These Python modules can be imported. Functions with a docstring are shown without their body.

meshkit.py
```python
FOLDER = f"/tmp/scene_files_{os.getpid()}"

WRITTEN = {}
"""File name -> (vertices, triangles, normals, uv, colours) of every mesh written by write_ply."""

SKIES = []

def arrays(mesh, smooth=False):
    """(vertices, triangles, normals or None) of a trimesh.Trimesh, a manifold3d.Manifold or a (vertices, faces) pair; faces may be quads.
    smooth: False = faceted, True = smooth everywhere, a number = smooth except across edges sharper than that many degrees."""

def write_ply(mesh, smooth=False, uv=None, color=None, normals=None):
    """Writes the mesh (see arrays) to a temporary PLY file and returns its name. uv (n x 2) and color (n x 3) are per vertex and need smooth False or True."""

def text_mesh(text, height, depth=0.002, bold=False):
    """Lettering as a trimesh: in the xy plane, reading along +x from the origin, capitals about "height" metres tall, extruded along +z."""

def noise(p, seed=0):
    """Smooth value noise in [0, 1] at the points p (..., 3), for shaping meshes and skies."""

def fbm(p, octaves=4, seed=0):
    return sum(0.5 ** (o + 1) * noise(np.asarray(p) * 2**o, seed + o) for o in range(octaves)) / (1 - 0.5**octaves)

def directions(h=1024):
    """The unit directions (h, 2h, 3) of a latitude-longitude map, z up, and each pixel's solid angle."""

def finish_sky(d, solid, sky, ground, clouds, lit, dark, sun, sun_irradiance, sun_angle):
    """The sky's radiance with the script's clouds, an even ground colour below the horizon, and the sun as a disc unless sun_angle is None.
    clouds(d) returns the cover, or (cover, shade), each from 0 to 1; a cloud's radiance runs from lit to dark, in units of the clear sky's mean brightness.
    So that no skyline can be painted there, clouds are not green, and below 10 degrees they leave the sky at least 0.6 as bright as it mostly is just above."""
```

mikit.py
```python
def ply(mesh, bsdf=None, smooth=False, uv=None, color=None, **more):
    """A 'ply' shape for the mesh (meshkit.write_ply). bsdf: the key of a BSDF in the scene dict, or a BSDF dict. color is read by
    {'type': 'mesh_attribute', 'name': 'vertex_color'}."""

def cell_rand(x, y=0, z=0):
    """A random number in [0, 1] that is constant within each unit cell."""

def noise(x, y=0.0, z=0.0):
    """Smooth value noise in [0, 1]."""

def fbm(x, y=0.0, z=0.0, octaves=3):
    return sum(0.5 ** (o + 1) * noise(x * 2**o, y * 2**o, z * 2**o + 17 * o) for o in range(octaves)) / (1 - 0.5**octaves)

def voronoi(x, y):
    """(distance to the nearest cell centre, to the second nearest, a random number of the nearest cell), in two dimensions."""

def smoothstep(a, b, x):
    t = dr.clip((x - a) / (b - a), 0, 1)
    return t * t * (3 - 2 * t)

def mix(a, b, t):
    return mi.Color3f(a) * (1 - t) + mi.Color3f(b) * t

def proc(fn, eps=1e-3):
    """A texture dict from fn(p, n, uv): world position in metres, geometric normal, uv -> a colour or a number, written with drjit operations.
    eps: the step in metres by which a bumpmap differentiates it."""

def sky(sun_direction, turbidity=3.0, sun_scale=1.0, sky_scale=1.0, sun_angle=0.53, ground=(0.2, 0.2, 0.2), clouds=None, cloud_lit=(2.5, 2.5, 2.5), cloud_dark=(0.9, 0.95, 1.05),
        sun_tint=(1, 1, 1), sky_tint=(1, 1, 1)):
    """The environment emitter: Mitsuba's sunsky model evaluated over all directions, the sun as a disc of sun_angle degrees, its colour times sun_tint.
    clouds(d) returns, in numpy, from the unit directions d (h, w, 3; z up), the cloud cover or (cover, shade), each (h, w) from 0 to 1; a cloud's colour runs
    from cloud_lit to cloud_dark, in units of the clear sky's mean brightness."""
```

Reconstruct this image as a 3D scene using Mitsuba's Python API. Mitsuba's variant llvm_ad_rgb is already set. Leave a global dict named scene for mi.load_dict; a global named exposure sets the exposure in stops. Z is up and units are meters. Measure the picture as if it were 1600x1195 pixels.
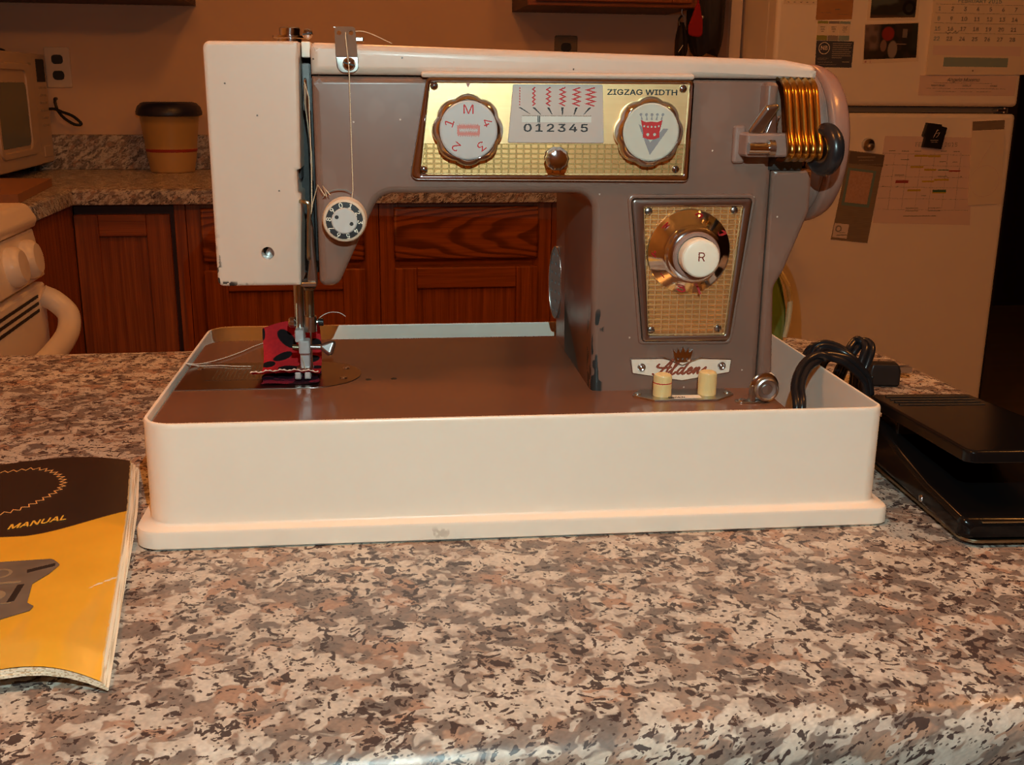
import math, numpy as np, trimesh, drjit as dr, mitsuba as mi, mikit, meshkit
from shapely.geometry import Polygon, LineString, Point, box as sbox
from shapely import affinity
from mikit import noise, fbm, voronoi, smoothstep, mix, proc, cell_rand
T = mi.ScalarTransform4f
scene, labels = {}, {}

# ------------------------------------------------------------------ camera, lights, exposure
CAM = np.array([0.12091, -0.57793, 1.16060])
RIGHT = np.array([0.98975, -0.14256, 0.00893]); UP = np.array([0.02934, 0.26407, 0.96406]); FWD = np.array([0.13979, 0.95391, -0.26555])
scene['camera'] = {'type': 'perspective', 'fov': 51.0, 'fov_axis': 'x', 'near_clip': 0.02, 'far_clip': 50,
                   'to_world': T().look_at(origin=CAM.tolist(), target=(CAM + FWD).tolist(), up=UP.tolist())}
exposure = 0.0
FLASH = CAM + 0.025 * RIGHT + np.array([0, 0, 0.155])
scene['camera_flash'] = {'type': 'spot', 'intensity': {'type': 'rgb', 'value': [0.59, 0.86, 0.86]}, 'cutoff_angle': 75, 'beam_width': 60,
                         'to_world': T().look_at(origin=FLASH.tolist(), target=(FLASH + FWD).tolist(), up=[0, 0, 1])}
LAMP_RGB = [60., 21., 4.0]
KA, KB, KC = .96, 1.32, .66

# ------------------------------------------------------------------ materials
def mat(name, d, two=True):
    scene[name] = {'type': 'twosided', 'bsdf': d} if two else d
def rgb(*c): return {'type': 'rgb', 'value': list(c)}
def pr(name, col, rough=.5, spec=.5, metal=0., coat=0., bump=None, **k):
    d = {'type': 'principled', 'base_color': col if isinstance(col, dict) else rgb(*col), 'roughness': rough, 'metallic': metal, **k}
    if not metal: d['specular'] = spec
    if coat: d.update(clearcoat=coat, clearcoat_gloss=.95)
    if bump: d = {'type': 'bumpmap', 'arbitrary': bump[0], 'scale': bump[1], 'bsdf': d}
    mat(name, d)

def granite(p, n, uv):
    u, v = (p.x - .8 * p.z) * 1.22, (p.y + p.z) * 1.22
    a = u + (fbm(u * 120, v * 120, 1.0, 2) - .5) * .007
    b = v + (fbm(u * 120, v * 120, 9.0, 2) - .5) * .007
    c = mix((.290, .212, .166), (.215, .170, .143), smoothstep(.36, .64, fbm(a * 40, b * 40, 5.0, 2)))
    d1, d2, r = voronoi(a * 42, b * 42)
    c = mix(c, (.36, .228, .162), smoothstep(.60, .72, r) * smoothstep(.66, .34, d1))
    c = mix(c, (.150, .124, .110), smoothstep(.50, .66, fbm(a * 95, b * 95, 12.0, 3)) * .75)
    c = mix(c, (.53, .47, .395), smoothstep(.50, .60, fbm(a * 85, b * 85, 3.0, 3)) * .92)
    c = mix(c, (.60, .545, .47), smoothstep(.58, .68, fbm(a * 150, b * 150, 21.0, 2)) * .6)
    c = c * (.84 + .32 * fbm(u * 520, v * 520, 3., 2))
    clump = smoothstep(.36, .64, fbm(u * 55, v * 55, 30.0, 2))
    k = fbm(a * 300, b * 300, 40.0, 3)
    c = mix(c, (.050, .032, .030), smoothstep(.665 - .09 * clump, .735 - .09 * clump, k) * .95)
    g1, g2, h = voronoi(u * 460, v * 460)
    return mix(c, (.06, .04, .035), smoothstep(.42, .28, g1) * smoothstep(.90, .92, h) * .8)
pr('m_granite', proc(granite), .33, .35)

def wood(vert, cath=None):
    def fn(p, n, uv):
        a, b = (p.z, p.x + p.y) if vert else (p.x + p.y, p.z)      # a along the grain
        g = fbm(a * 5, b * 90, 2.0, 3)
        fine = noise(a * 14, b * 520, 7.0)
        c = mix((.21, .048, .010), (.36, .10, .022), g)
        if cath is not None:
            f = -(p.x) * 9.5 + dr.square((p.z - cath) * 13.5) * (1.3 + .4 * noise(p.x * 3, 0, 0)) * 2.2 + 1.1 * (fbm(p.x * 9, p.z * 30, 1.0, 2) - .5)
            s = f - dr.floor(f)
            c = mix(c, (.085, .016, .004), smoothstep(.35, .75, s) * smoothstep(1.0, .86, s) * .8)
        else:
            f = b * 34 + 1.5 * fbm(a * 1.3, b * 8, 4.0, 2)
            s = f - dr.floor(f)
            c = mix(c, (.09, .017, .004), smoothstep(.5, .9, s) * smoothstep(1.0, .93, s) * .3)
        return c * (.8 + .4 * fine)
    return proc(fn)
pr('m_wood_v', wood(True), .42, .4); pr('m_wood_h', wood(False), .42, .4); pr('m_wood_c', wood(False, .785), .42, .4)
pr('m_wood_dark', (.05, .012, .005), .5)
pr('m_board', (.28, .12, .05), .5)
pr('m_wall', proc(lambda p, n, uv: mix((.64, .44, .29), (.67, .465, .31), fbm(p.x * 6, p.z * 6, p.y * 6, 2))), .8, .2)
pr('m_ceiling', (.75, .70, .62), .9, .1)
pr('m_floor', proc(lambda p, n, uv: mix((.22, .13, .07), (.27, .165, .09), fbm(p.x * 2, p.y * 30, 0., 3))), .4)
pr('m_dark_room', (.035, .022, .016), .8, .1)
pr('m_white_enamel', proc(lambda p, n, uv: mix((.86, .75, .57), (.88, .77, .59), fbm(p.x * 9, p.z * 9, p.y * 9, 2))), .45, .4)
pr('m_stove', (.86, .76, .62), .3)
pr('m_trim', (.62, .50, .38), .5)
pr('m_gasket', (.15, .14, .125), .7)
pr('m_black', (.012, .011, .011), .35); pr('m_black_gloss', (.006, .005, .005), .14, .22)
pr('m_black_rubber', (.012, .012, .014), .28, .5)
pr('m_navy', (.012, .013, .03), .4)
pr('m_dark', (.015, .012, .01), .6)
pr('m_mw_window', (.10, .115, .075), .25)
pr('m_dimprint', (.36, .28, .20), .6)
pr('m_base', proc(lambda p, n, uv: mix(mix((.86, .775, .655), (.83, .745, .625), fbm(p.x * 14, p.z * 14, p.y * 14, 3)), (.60, .50, .40),
    smoothstep(.50, .66, fbm(p.x * 300, p.z * 200, 3.0, 3)) * smoothstep(.011, .003, dr.sqrt(dr.square(p.x - .163) + dr.square((p.z - .9155) * 2.2))) * .9)), .32, .45)

def wear_chips(p, cx, cy, cz, s):
    return smoothstep(1., .55, dr.sqrt(dr.square((p.x - cx) / s[0]) + dr.square((p.y - cy) / s[1]) + dr.square((p.z - cz) / s[2])))
def taupe(p, n, uv):
    c = mix((.208, .120, .088), (.186, .107, .079), fbm(p.x * 22, p.z * 22, p.y * 22, 3))
    c = mix(c, (.34, .26, .22), smoothstep(.66, .74, fbm(p.x * 60, p.z * 34, 8.0, 3)) * .10)
    k = smoothstep(.56, .60, fbm(p.x * 260, p.z * 110, p.y * 200, 2)) * smoothstep(.0045, .0025, dr.abs(p.x - .2655)) * smoothstep(1.036, 1.026, p.z) * smoothstep(.068, .062, p.y)
    c = mix(c, (.02, .025, .025), k)
    t1, t2, r = voronoi(p.x * 75, p.z * 75)
    return mix(c, (.55, .45, .38), smoothstep(.05, .03, t1) * smoothstep(.90, .92, r) * smoothstep(.09, .07, p.y))
pr('m_taupe', proc(taupe), .30, .5, coat=.35)
pr('m_bed', proc(lambda p, n, uv: mix(mix((.155, .074, .044), (.138, .064, .038), fbm(p.x * 25, p.y * 25, 1., 2)), (.012, .012, .010),
    smoothstep(.45, .55, fbm(p.x * 120, p.y * 260, 2., 2)) * smoothstep(.0128, .0108, p.y + p.x * .034 + .002 * noise(p.x * 150, 0., 0.)) * smoothstep(.14, .19, p.x) * smoothstep(.285, .25, p.x))), .16, .55, coat=.5)
def cream_worn(p, n, uv):
    c = mix((.62, .475, .375), (.585, .445, .35), fbm(p.x * 30, p.z * 12, p.y * 30, 3))
    edge = dr.minimum(smoothstep(.012, .0, p.x - .0405) * smoothstep(1.085, 1.05, p.z) + smoothstep(1.0525, 1.0485, p.z) * smoothstep(.066, .045, p.x), 1.)
    c = mix(c, (.03, .027, .025), edge * smoothstep(.55, .57, fbm(p.x * 420, p.z * 300, 4., 2)) * smoothstep(.0036, .0022, dr.minimum(p.x - .0405, p.z - 1.0472)))
    t1, t2, r = voronoi(p.x * 60, p.z * 60)
    return mix(c, (.10, .08, .07), smoothstep(.04, .02, t1) * smoothstep(.88, .90, r))
pr('m_cream', proc(cream_worn), .30, .5, coat=.3)
pr('m_wheel', (.30, .165, .125), .28, .5, coat=.4)
pr('m_hub', (.25, .16, .13), .35, .5)
pr('m_yellow_letter', (.70, .40, .05), .5); pr('m_satin', (.62, .62, .61), .42, metal=.55); pr('m_plate', (.36, .33, .29), .22, metal=1.); pr('m_chrome', (.68, .69, .70), .09, metal=1.); pr('m_iron', (.17, .17, .165), .5); pr('m_groove', (.45, .27, .10), .5, metal=.8); pr('m_mw', (.50, .37, .25), .4); pr('m_chrome_worn', (.50, .48, .44), .24, metal=1.)
pr('m_steel', (.56, .55, .53), .33, metal=1.); pr('m_brassy', (.34, .30, .20), .32, metal=1.)
pr('m_gold', proc(lambda p, n, uv: mix((.97, .63, .31), (.93, .59, .28), noise(p.x * 40, p.z * 900, 0.))), .40, metal=.85, spec=.5)
pr('m_gold_tile', (.92, .57, .235), .34, metal=.9)
pr('m_gold_rib', (.46, .245, .05), .24, metal=1.)
pr('m_display', (.50, .43, .38), .35); pr('m_slot', (.60, .60, .54), .3)
pr('m_dial_face', (.46, .455, .44), .30); pr('m_dial_face2', (.52, .52, .44), .3)
pr('m_ink', (.015, .012, .012), .5); pr('m_red', (.42, .02, .02), .5); pr('m_red_dim', (.50, .18, .15), .5)
pr('m_grey_vee', (.24, .25, .26), .35)
pr('m_white', (.80, .74, .60), .35, coat=.4); pr('m_bone', (.70, .55, .25), .35, coat=.3)
pr('m_offwhite', (.72, .66, .55), .4); pr('m_script', (.21, .055, .03), .4)
pr('m_tension_rim', (.62, .50, .37), .4); pr('m_tension_plate', (.50, .49, .46), .45)
pr('m_thread', (.62, .50, .34), .7)
pr('m_thread_pale', (.78, .66, .55), .7)
pr('m_orange_thread', (.62, .30, .10), .7)
pr('m_page', proc(lambda p, n, uv: mix((.55, .42, .26), (.82, .74, .58), smoothstep(.2, .6, noise((p.x + .15 * p.y) * 1500, p.y * 12, p.z * 1500)))), .8)
pr('m_paper', (.68, .56, .45), .8, .1); pr('m_paper_cream', (.78, .65, .46), .8, .1); pr('m_paper_pink', (.74, .56, .45), .8, .1)
pr('m_print', (.16, .13, .11), .8); pr('m_print_blue', (.24, .27, .26), .8); pr('m_yellow_mark', (.50, .33, .03), .8); pr('m_red_mark', (.33, .05, .035), .8); pr('m_green_mark', (.05, .12, .05), .8)
pr('m_kraft', proc(lambda p, n, uv: mix((.20, .145, .085), (.235, .17, .10), noise(p.x * 60, p.z * 500, 0.))), .8)
pr('m_brown_band', (.13, .085, .05), .8); pr('m_teal', (.14, .20, .16), .8)
pr('m_pinkfelt', proc(lambda p, n, uv: mix((.42, .22, .13), (.50, .31, .19), fbm(p.x * 180, p.z * 180, 0., 2))), .9)
pr('m_orange_card', proc(lambda p, n, uv: mix((.46, .24, .075), (.38, .16, .05), fbm(p.x * 24, p.z * 50, 0., 3))), .7)
pr('m_lime', (.27, .26, .05), .7); pr('m_greyc', (.25, .21, .17), .7); pr('m_aqua', (.24, .31, .26), .7)
pr('m_slate', (.055, .055, .065), .5)
pr('m_glass_green', (.10, .16, .035), .12, .5)
pr('m_glass_pale', (.40, .34, .20), .15, .5)
pr('m_jar', proc(lambda p, n, uv: mix(mix((.44, .27, .09), (.30, .19, .075), smoothstep(1.045, 1.06, p.z)), (.50, .30, .11), smoothstep(.99, .975, p.z))), .25, .5)
pr('m_redband', (.32, .035, .015), .4)
pr('m_red_cloth', (.30, .02, .02), .9, .1)
pr('m_black_cloth', proc(lambda p, n, uv: mix((.012, .009, .008), (.030, .020, .016), fbm(p.x * 30, p.z * 20, p.y * 30, 3))), .6, .3)
pr('m_amber_lamp', (.8, .7, .5), .5)
SPOTS = [(.0157, .0512, .0078, .0040, -.85), (.0125, .0393, .0066, .0026, .35), (.0035, .0328, .0045, .0030, .4), (.0180, .0275, .0080, .0036, -.1), (.0335, .0475, .0050, .0034, .3), (.0318, .0370, .0052, .0026, .2),
         (.0355, .0285, .0040, .0024, 0.), (.0003, .0575, .0014, .0045, 0.), (.0075, .0120, .0050, .0024, .2), (.0220, .0095, .0050, .0024, 0.), (.0330, .0140, .0032, .0024, .4)]
def fabric(p, n, uv):
    s = mi.Float(0)
    for cx, cy, a, b, r in SPOTS:
        x, y = uv.x - cx, uv.y - cy
        xr, yr = x * math.cos(r) + y * math.sin(r), -x * math.sin(r) + y * math.cos(r)
        s = dr.maximum(s, smoothstep(1.08, .95, dr.sqrt(dr.square(xr / a) + dr.square(yr / b))))
    c = mix((.50, .022, .025), (.42, .018, .024), noise(uv.x * 900, uv.y * 900, 0.))
    return mix(c, (.012, .009, .010), s)
pr('m_fabric', proc(fabric), .9, .1)
pr('m_maroon', proc(lambda p, n, uv: mix((.13, .012, .028), (.02, .006, .012), smoothstep(.5, .55, fbm(p.x * 110, p.y * 130, 0., 2)))), .9, .1)
def cover(p, n, uv):
    x = p.x
    bd = dr.select(x < -.062, -.006, -.006 + 13.5 * dr.square(x + .062) + .15 * dr.maximum(x + .062, 0) )
    c = mix((.74, .40, .035), (.66, .345, .028), fbm(p.x * 50 - p.y * 20, p.y * 40, 0., 3))
    c = mix(c, (.64, .37, .07), smoothstep(.62, .7, fbm(p.x * 60, p.y * 14, 2., 2)) * .5)
    k = smoothstep(-.0008, .0008, p.y - bd)
    c = mix(c, (.028, .017, .012), k)
    ang = dr.abs((p.x + .008) - (p.y + .0625) * .62)
    c = mix(c, (.72, .62, .45), smoothstep(.0016, .0006, ang + .0012 * noise(p.y * 500, 0., 0.)) * smoothstep(-.0145, -.012, p.x) * smoothstep(.0, -.004, p.x))
    return mix(c, (.66, .52, .28), smoothstep(.0010, .0003, uv.x + .0006 * (noise(p.y * 300, 0, 0) - .5)) * .8)
pr('m_cover', proc(cover), .28, .5)
def picture_grey(p, n, uv):
    return mix((.16, .125, .095), (.11, .085, .065), fbm(p.x * 120, p.y * 120, 0., 2))
pr('m_picture', proc(picture_grey), .4)
def photo_a(p, n, uv):
    c = mix((.03, .028, .022), (.085, .10, .085), smoothstep(.45, .7, fbm(p.x * 18, p.z * 30, 0., 3)))
    c = mix(c, (.10, .06, .035), smoothstep(1.365, 1.357, p.z))
    w = dr.sqrt(dr.square(p.x - 1.668) + dr.square(p.z - 1.383))
    return mix(c, (.012, .010, .010), smoothstep(.022, .018, w) * smoothstep(.009, .013, w))
pr('m_photo_bike', proc(photo_a), .3)
def photo_b(p, n, uv):
    x, z = p.x - 1.545, p.z - 1.243
    c = mix((.20, .135, .11), (.025, .022, .016), smoothstep(.03, .05, x))
    c = mix(c, (.035, .04, .03), smoothstep(.12, .15, x))
    c = mix(c, (.02, .02, .012), smoothstep(.035, .02, z) * .9)
    c = mix(c, (.055, .035, .02), smoothstep(.5, .7, fbm(p.x * 40, p.z * 40, 0., 2)) * .6)
    c = mix(c, (.26, .03, .018), smoothstep(.021, .016, dr.sqrt(dr.square(x - .068) + dr.square(z - .070))))
    c = mix(c, (.22, .13, .095), smoothstep(.011, .008, dr.sqrt(dr.square(x - .057) + dr.square((z - .038) * .6))))
    c = mix(c, (.26, .21, .17), smoothstep(.016, .012, dr.sqrt(dr.square(x - .085) + dr.square((z - .028) * .6))))
    c = mix(c, (.22, .16, .13), smoothstep(.002, .001, dr.abs(z - .043)) * smoothstep(.09, .095, x) * smoothstep(.128, .12, x))
    return mix(c, (.20, .16, .13), smoothstep(.008, .006, dr.maximum(dr.abs(x - .118), dr.abs(z - .072) * .6)))
pr('m_photo_people', proc(photo_b), .3)

# ------------------------------------------------------------------ mesh helpers
def tm(v, f): return trimesh.Trimesh(np.asarray(v, float), np.asarray(f, int), process=False)
def cat(*m):
    m = [x for x in (m[0] if len(m) == 1 and isinstance(m[0], list) else m)]
    return trimesh.util.concatenate(m) if len(m) > 1 else m[0]
def fillet(pts, n=5):
    """(x, y[, r]) corners of a loop -> points with rounded corners."""
    out, N = [], len(pts)
    for i in range(N):
        p = np.array(pts[i][:2], float); r = pts[i][2] if len(pts[i]) > 2 else 0
        if r <= 0: out.append(p); continue
        a = np.array(pts[i - 1][:2], float) - p; b = np.array(pts[(i + 1) % N][:2], float) - p
        la, lb = np.linalg.norm(a), np.linalg.norm(b); a /= la; b /= lb
        th = math.acos(np.clip(a @ b, -1, 1)); d = min(r / math.tan(th / 2), .49 * la, .49 * lb); r2 = d * math.tan(th / 2)
        c = p + (a + b) / np.linalg.norm(a + b) * r2 / math.sin(th / 2)
        s, e = p + a * d - c, p + b * d - c
        a0 = math.atan2(s[1], s[0]); da = (math.atan2(e[1], e[0]) - a0 + math.pi) % (2 * math.pi) - math.pi
        for k in range(n + 1):
            t = a0 + da * k / n; out.append(c + r2 * np.array([math.cos(t), math.sin(t)]))
    return np.array(out)
def rect(x0, y0, x1, y1, r=0): return [(x0, y0, r), (x1, y0, r), (x1, y1, r), (x0, y1, r)]
def circle(cx, cy, r, n=32): t = np.arange(n) * 2 * np.pi / n; return np.stack([cx + r * np.cos(t), cy + r * np.sin(t)], 1)
def offs(P, d):
    """The loop (counter-clockwise) moved inwards by d."""
    e = np.roll(P, -1, 0) - P; e /= np.linalg.norm(e, axis=1, keepdims=True) + 1e-12
    nn = np.stack([-e[:, 1], e[:, 0]], 1); pn = np.roll(nn, 1, 0)
    m = nn + pn; k = np.maximum((m * nn).sum(1, keepdims=True), .35)
    return P + d * m / k
def cap(P, w, up):
    v, f = trimesh.creation.triangulate_polygon(Polygon(P), engine='earcut')
    v = np.column_stack([v, np.full(len(v), w)]); f = np.asarray(f)
    nrm = np.cross(v[f[:, 1]] - v[f[:, 0]], v[f[:, 2]] - v[f[:, 0]])[:, 2].sum()
    return tm(v, f if (nrm > 0) == up else f[:, ::-1])
def loft(loops, closed=False):
    """loops: a list of (n x 3) loops, stitched one to the next."""
    n = len(loops[0]); v = np.vstack(loops); f = []
    m = len(loops); i = np.arange(n); j = (i + 1) % n
    for k in range(m if closed else m - 1):
        a, b = k * n, ((k + 1) % m) * n
        f += [np.stack([a + i, a + j, b + j], 1), np.stack([a + i, b + j, b + i], 1)]
    return tm(v, np.vstack(f))
def prism(P, h, b=0., n=3, bb=0.):
    P = np.asarray(P, float)[:, :2]
    if Polygon(P).exterior.is_ccw is False: P = P[::-1]
    L = []
    def lp(d, w): q = offs(P, d) if d else P; L.append(np.column_stack([q, np.full(len(q), w)]))
    if bb:
        for k in range(n): t = math.pi / 2 * k / n; lp(bb * (1 - math.sin(t)), bb * (1 - math.cos(t)))
    lp(0, bb)
    if b:
        lp(0, h - b)
        for k in range(1, n + 1): t = math.pi / 2 * k / n; lp(b * (1 - math.cos(t)), h - b + b * math.sin(t))
    else: lp(0, h)
    return cat(loft(L), cap(L[0][:, :2], 0, False), cap(L[-1][:, :2], h, True))
def ring(P, Q, h, b=.001):
    P, Q = np.asarray(P, float)[:, :2], np.asarray(Q, float)[:, :2]
    at = lambda q, w: np.column_stack([q, np.full(len(q), w)])
    return loft([at(P, 0), at(P, h - b), at(offs(P, b * .3), h - b * .3), at(offs(P, b), h), at(offs(Q, -b), h), at(offs(Q, -b * .3), h - b * .3), at(Q, h - b), at(Q, 0)], True)
def lathe(prof, n=40, scal=None):
    """prof: (radius, w) from the back to the front; a solid of revolution about w."""
    t = np.arange(n) * 2 * np.pi / n; L = []
    for r, w in prof:
        rr = np.maximum(r, 1e-6) * (1 if scal is None or r < scal[2] else 1 - scal[0] * (1 - (np.cos(scal[1] / 2 * t) ** 2 + .01) ** .35))
        L.append(np.stack([rr * np.cos(t), rr * np.sin(t), np.full(n, w)], 1))
    m = [loft(L)]
    if prof[0][0] > 1e-5: m.append(cap(L[0][:, :2], prof[0][1], False))
    if prof[-1][0] > 1e-5: m.append(cap(L[-1][:, :2], prof[-1][1], True))
    return cat(m)
def front(m, y): v = m.vertices; return tm(np.column_stack([v[:, 0], y - v[:, 2], v[:, 1]]), m.faces)          # drawn in x, z; stands out towards -y from y
def top(m, z): v = m.vertices; return tm(np.column_stack([v[:, 0], v[:, 1], v[:, 2] + z]), m.faces)              # drawn in x, y; stands up from z
def side(m, x): v = m.vertices; return tm(np.column_stack([x + v[:, 2], v[:, 0], v[:, 1]]), m.faces)             # drawn in y, z; stands out towards +x from x
def sidel(m, x): v = m.vertices; return tm(np.column_stack([x - v[:, 2], v[:, 0], v[:, 1]]), m.faces[:, ::-1])
def mv(m, x=0, y=0, z=0): return tm(m.vertices + [x, y, z], m.faces)
def rot(m, deg, axis, c=(0, 0, 0)):
    R = trimesh.transformations.rotation_matrix(math.radians(deg), axis, c); return tm(trimesh.transform_points(m.vertices, R), m.faces)
def bx(x0, x1, y0, y1, z0, z1, r=0.):
    """A box with its edges rounded by r."""
    if not r: return tm(*_box(x0, x1, y0, y1, z0, z1))
    s = trimesh.creation.uv_sphere(r, count=[6, 12]).vertices
    c = np.array([[x, y, z] for x in (x0 + r, x1 - r) for y in (y0 + r, y1 - r) for z in (z0 + r, z1 - r)])
    h = trimesh.convex.convex_hull((s[None] + c[:, None]).reshape(-1, 3)); return tm(h.vertices, h.faces)
def _box(x0, x1, y0, y1, z0, z1):
    b = trimesh.creation.box([x1 - x0, y1 - y0, z1 - z0]); return b.vertices + [(x0 + x1) / 2, (y0 + y1) / 2, (z0 + z1) / 2], b.faces
def hull(*pts): h = trimesh.convex.convex_hull(np.vstack(pts)); return tm(h.vertices, h.faces)
def spline(pts, n=8):
    p = np.asarray(pts, float); q = np.vstack([2 * p[0] - p[1], p, 2 * p[-1] - p[-2]]); out = []
    for i in range(1, len(q) - 2):
        for t in np.arange(n) / n:
            a, b, c, d = q[i - 1:i + 3]; out.append(.5 * (2 * b + (c - a) * t + (2 * a - 5 * b + 4 * c - d) * t * t + (3 * b - a - 3 * c + d) * t ** 3))
    return np.array(out + [p[-1]])
def tube(pts, r, n=8, flat=None):
    p = np.asarray(pts, float); t = np.gradient(p, axis=0); t /= np.linalg.norm(t, axis=1, keepdims=True) + 1e-12
    a = np.cross(t[0], [0, 0, 1.] if abs(t[0][2]) < .9 else [1., 0, 0]); ang = np.arange(n) * 2 * np.pi / n; L = []
    R = np.broadcast_to(r, (len(p),))
    for i in range(len(p)):
        a = a - t[i] * (a @ t[i]); a /= np.linalg.norm(a); b = np.cross(t[i], a)
        L.append(p[i] + R[i] * (np.cos(ang)[:, None] * a + np.sin(ang)[:, None] * b * (flat or 1)))
    i = np.arange(1, n - 1); e = (len(p) - 1) * n
    m = loft(L); return tm(m.vertices, np.vstack([m.faces, np.stack([i * 0, i + 1, i], 1), np.stack([i * 0 + e, e + i, e + i + 1], 1)]))
def rod(a, b, r, n=16): return tube([a, (np.array(a) + b) / 2, b], r, n)
def ext(shape, h):
    gs = [g for g in getattr(shape, 'geoms', [shape]) if g.area > 1e-12]
    return cat([trimesh.creation.extrude_polygon(g, h, engine='earcut') for g in gs])
def line(pts, w, h=.0003, capst='flat'): return ext(LineString(pts).buffer(w / 2, cap_style=capst, join_style='mitre'), h)
def text(s, height, depth=.0003, bold=False, sx=1., shear=0., centre=True):
    m = meshkit.text_mesh(s, height, depth, bold); v = np.array(m.vertices); v[:, 0] = v[:, 0] * sx + v[:, 1] * shear
    if centre: v[:, 0] -= (v[:, 0].min() + v[:, 0].max()) / 2
    return tm(v, m.faces)
def fit(m, w, hh):
    """Lettering stretched to this width and height."""
    v = np.array(m.vertices); a, b = v.min(0), v.max(0); v[:, 0] = (v[:, 0] - (a[0] + b[0]) / 2) * w / (b[0] - a[0]); v[:, 1] = (v[:, 1] - a[1]) * hh / (b[1] - a[1]); return tm(v, m.faces)
def spin(m, deg, x=0, y=0): return mv(rot(m, deg, [0, 0, 1]), x, y)

# ------------------------------------------------------------------ writing the scene
TH = math.radians(1.95)
def MW(v): v = np.asarray(v, float); return np.stack([v[..., 0] * math.cos(TH) + v[..., 1] * math.sin(TH), -v[..., 0] * math.sin(TH) + v[..., 1] * math.cos(TH), v[..., 2] + .91], -1)   # the machine's frame -> the room
def put(key, m, bsdf, smooth=32, M=False, uv=None, **extra):
    k, i = key, 1
    while k in scene: k = f'{key}_{i:03d}'; i += 1
    m = tm(MW(m.vertices) if M else m.vertices, m.faces)
    if uv is None: m.merge_vertices()
    scene[k] = mikit.ply(m, bsdf, smooth=smooth, uv=uv, **extra)
    return k
def putM(key, m, bsdf, smooth=32): return put(key, m, bsdf, smooth, True)
def tag(key, label, cat_=None, group=None, kind=None):
    labels[key] = {'label': label}
    if cat_: labels[key]['category'] = cat_
    if group: labels[key]['group'] = group
    if kind: labels[key]['kind'] = kind
def struct(key, m, bsdf, label=None, smooth=False):
    put(key, m, bsdf, smooth); labels[key] = {'kind': 'structure'}
    if label: labels[key]['label'] = label
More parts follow.
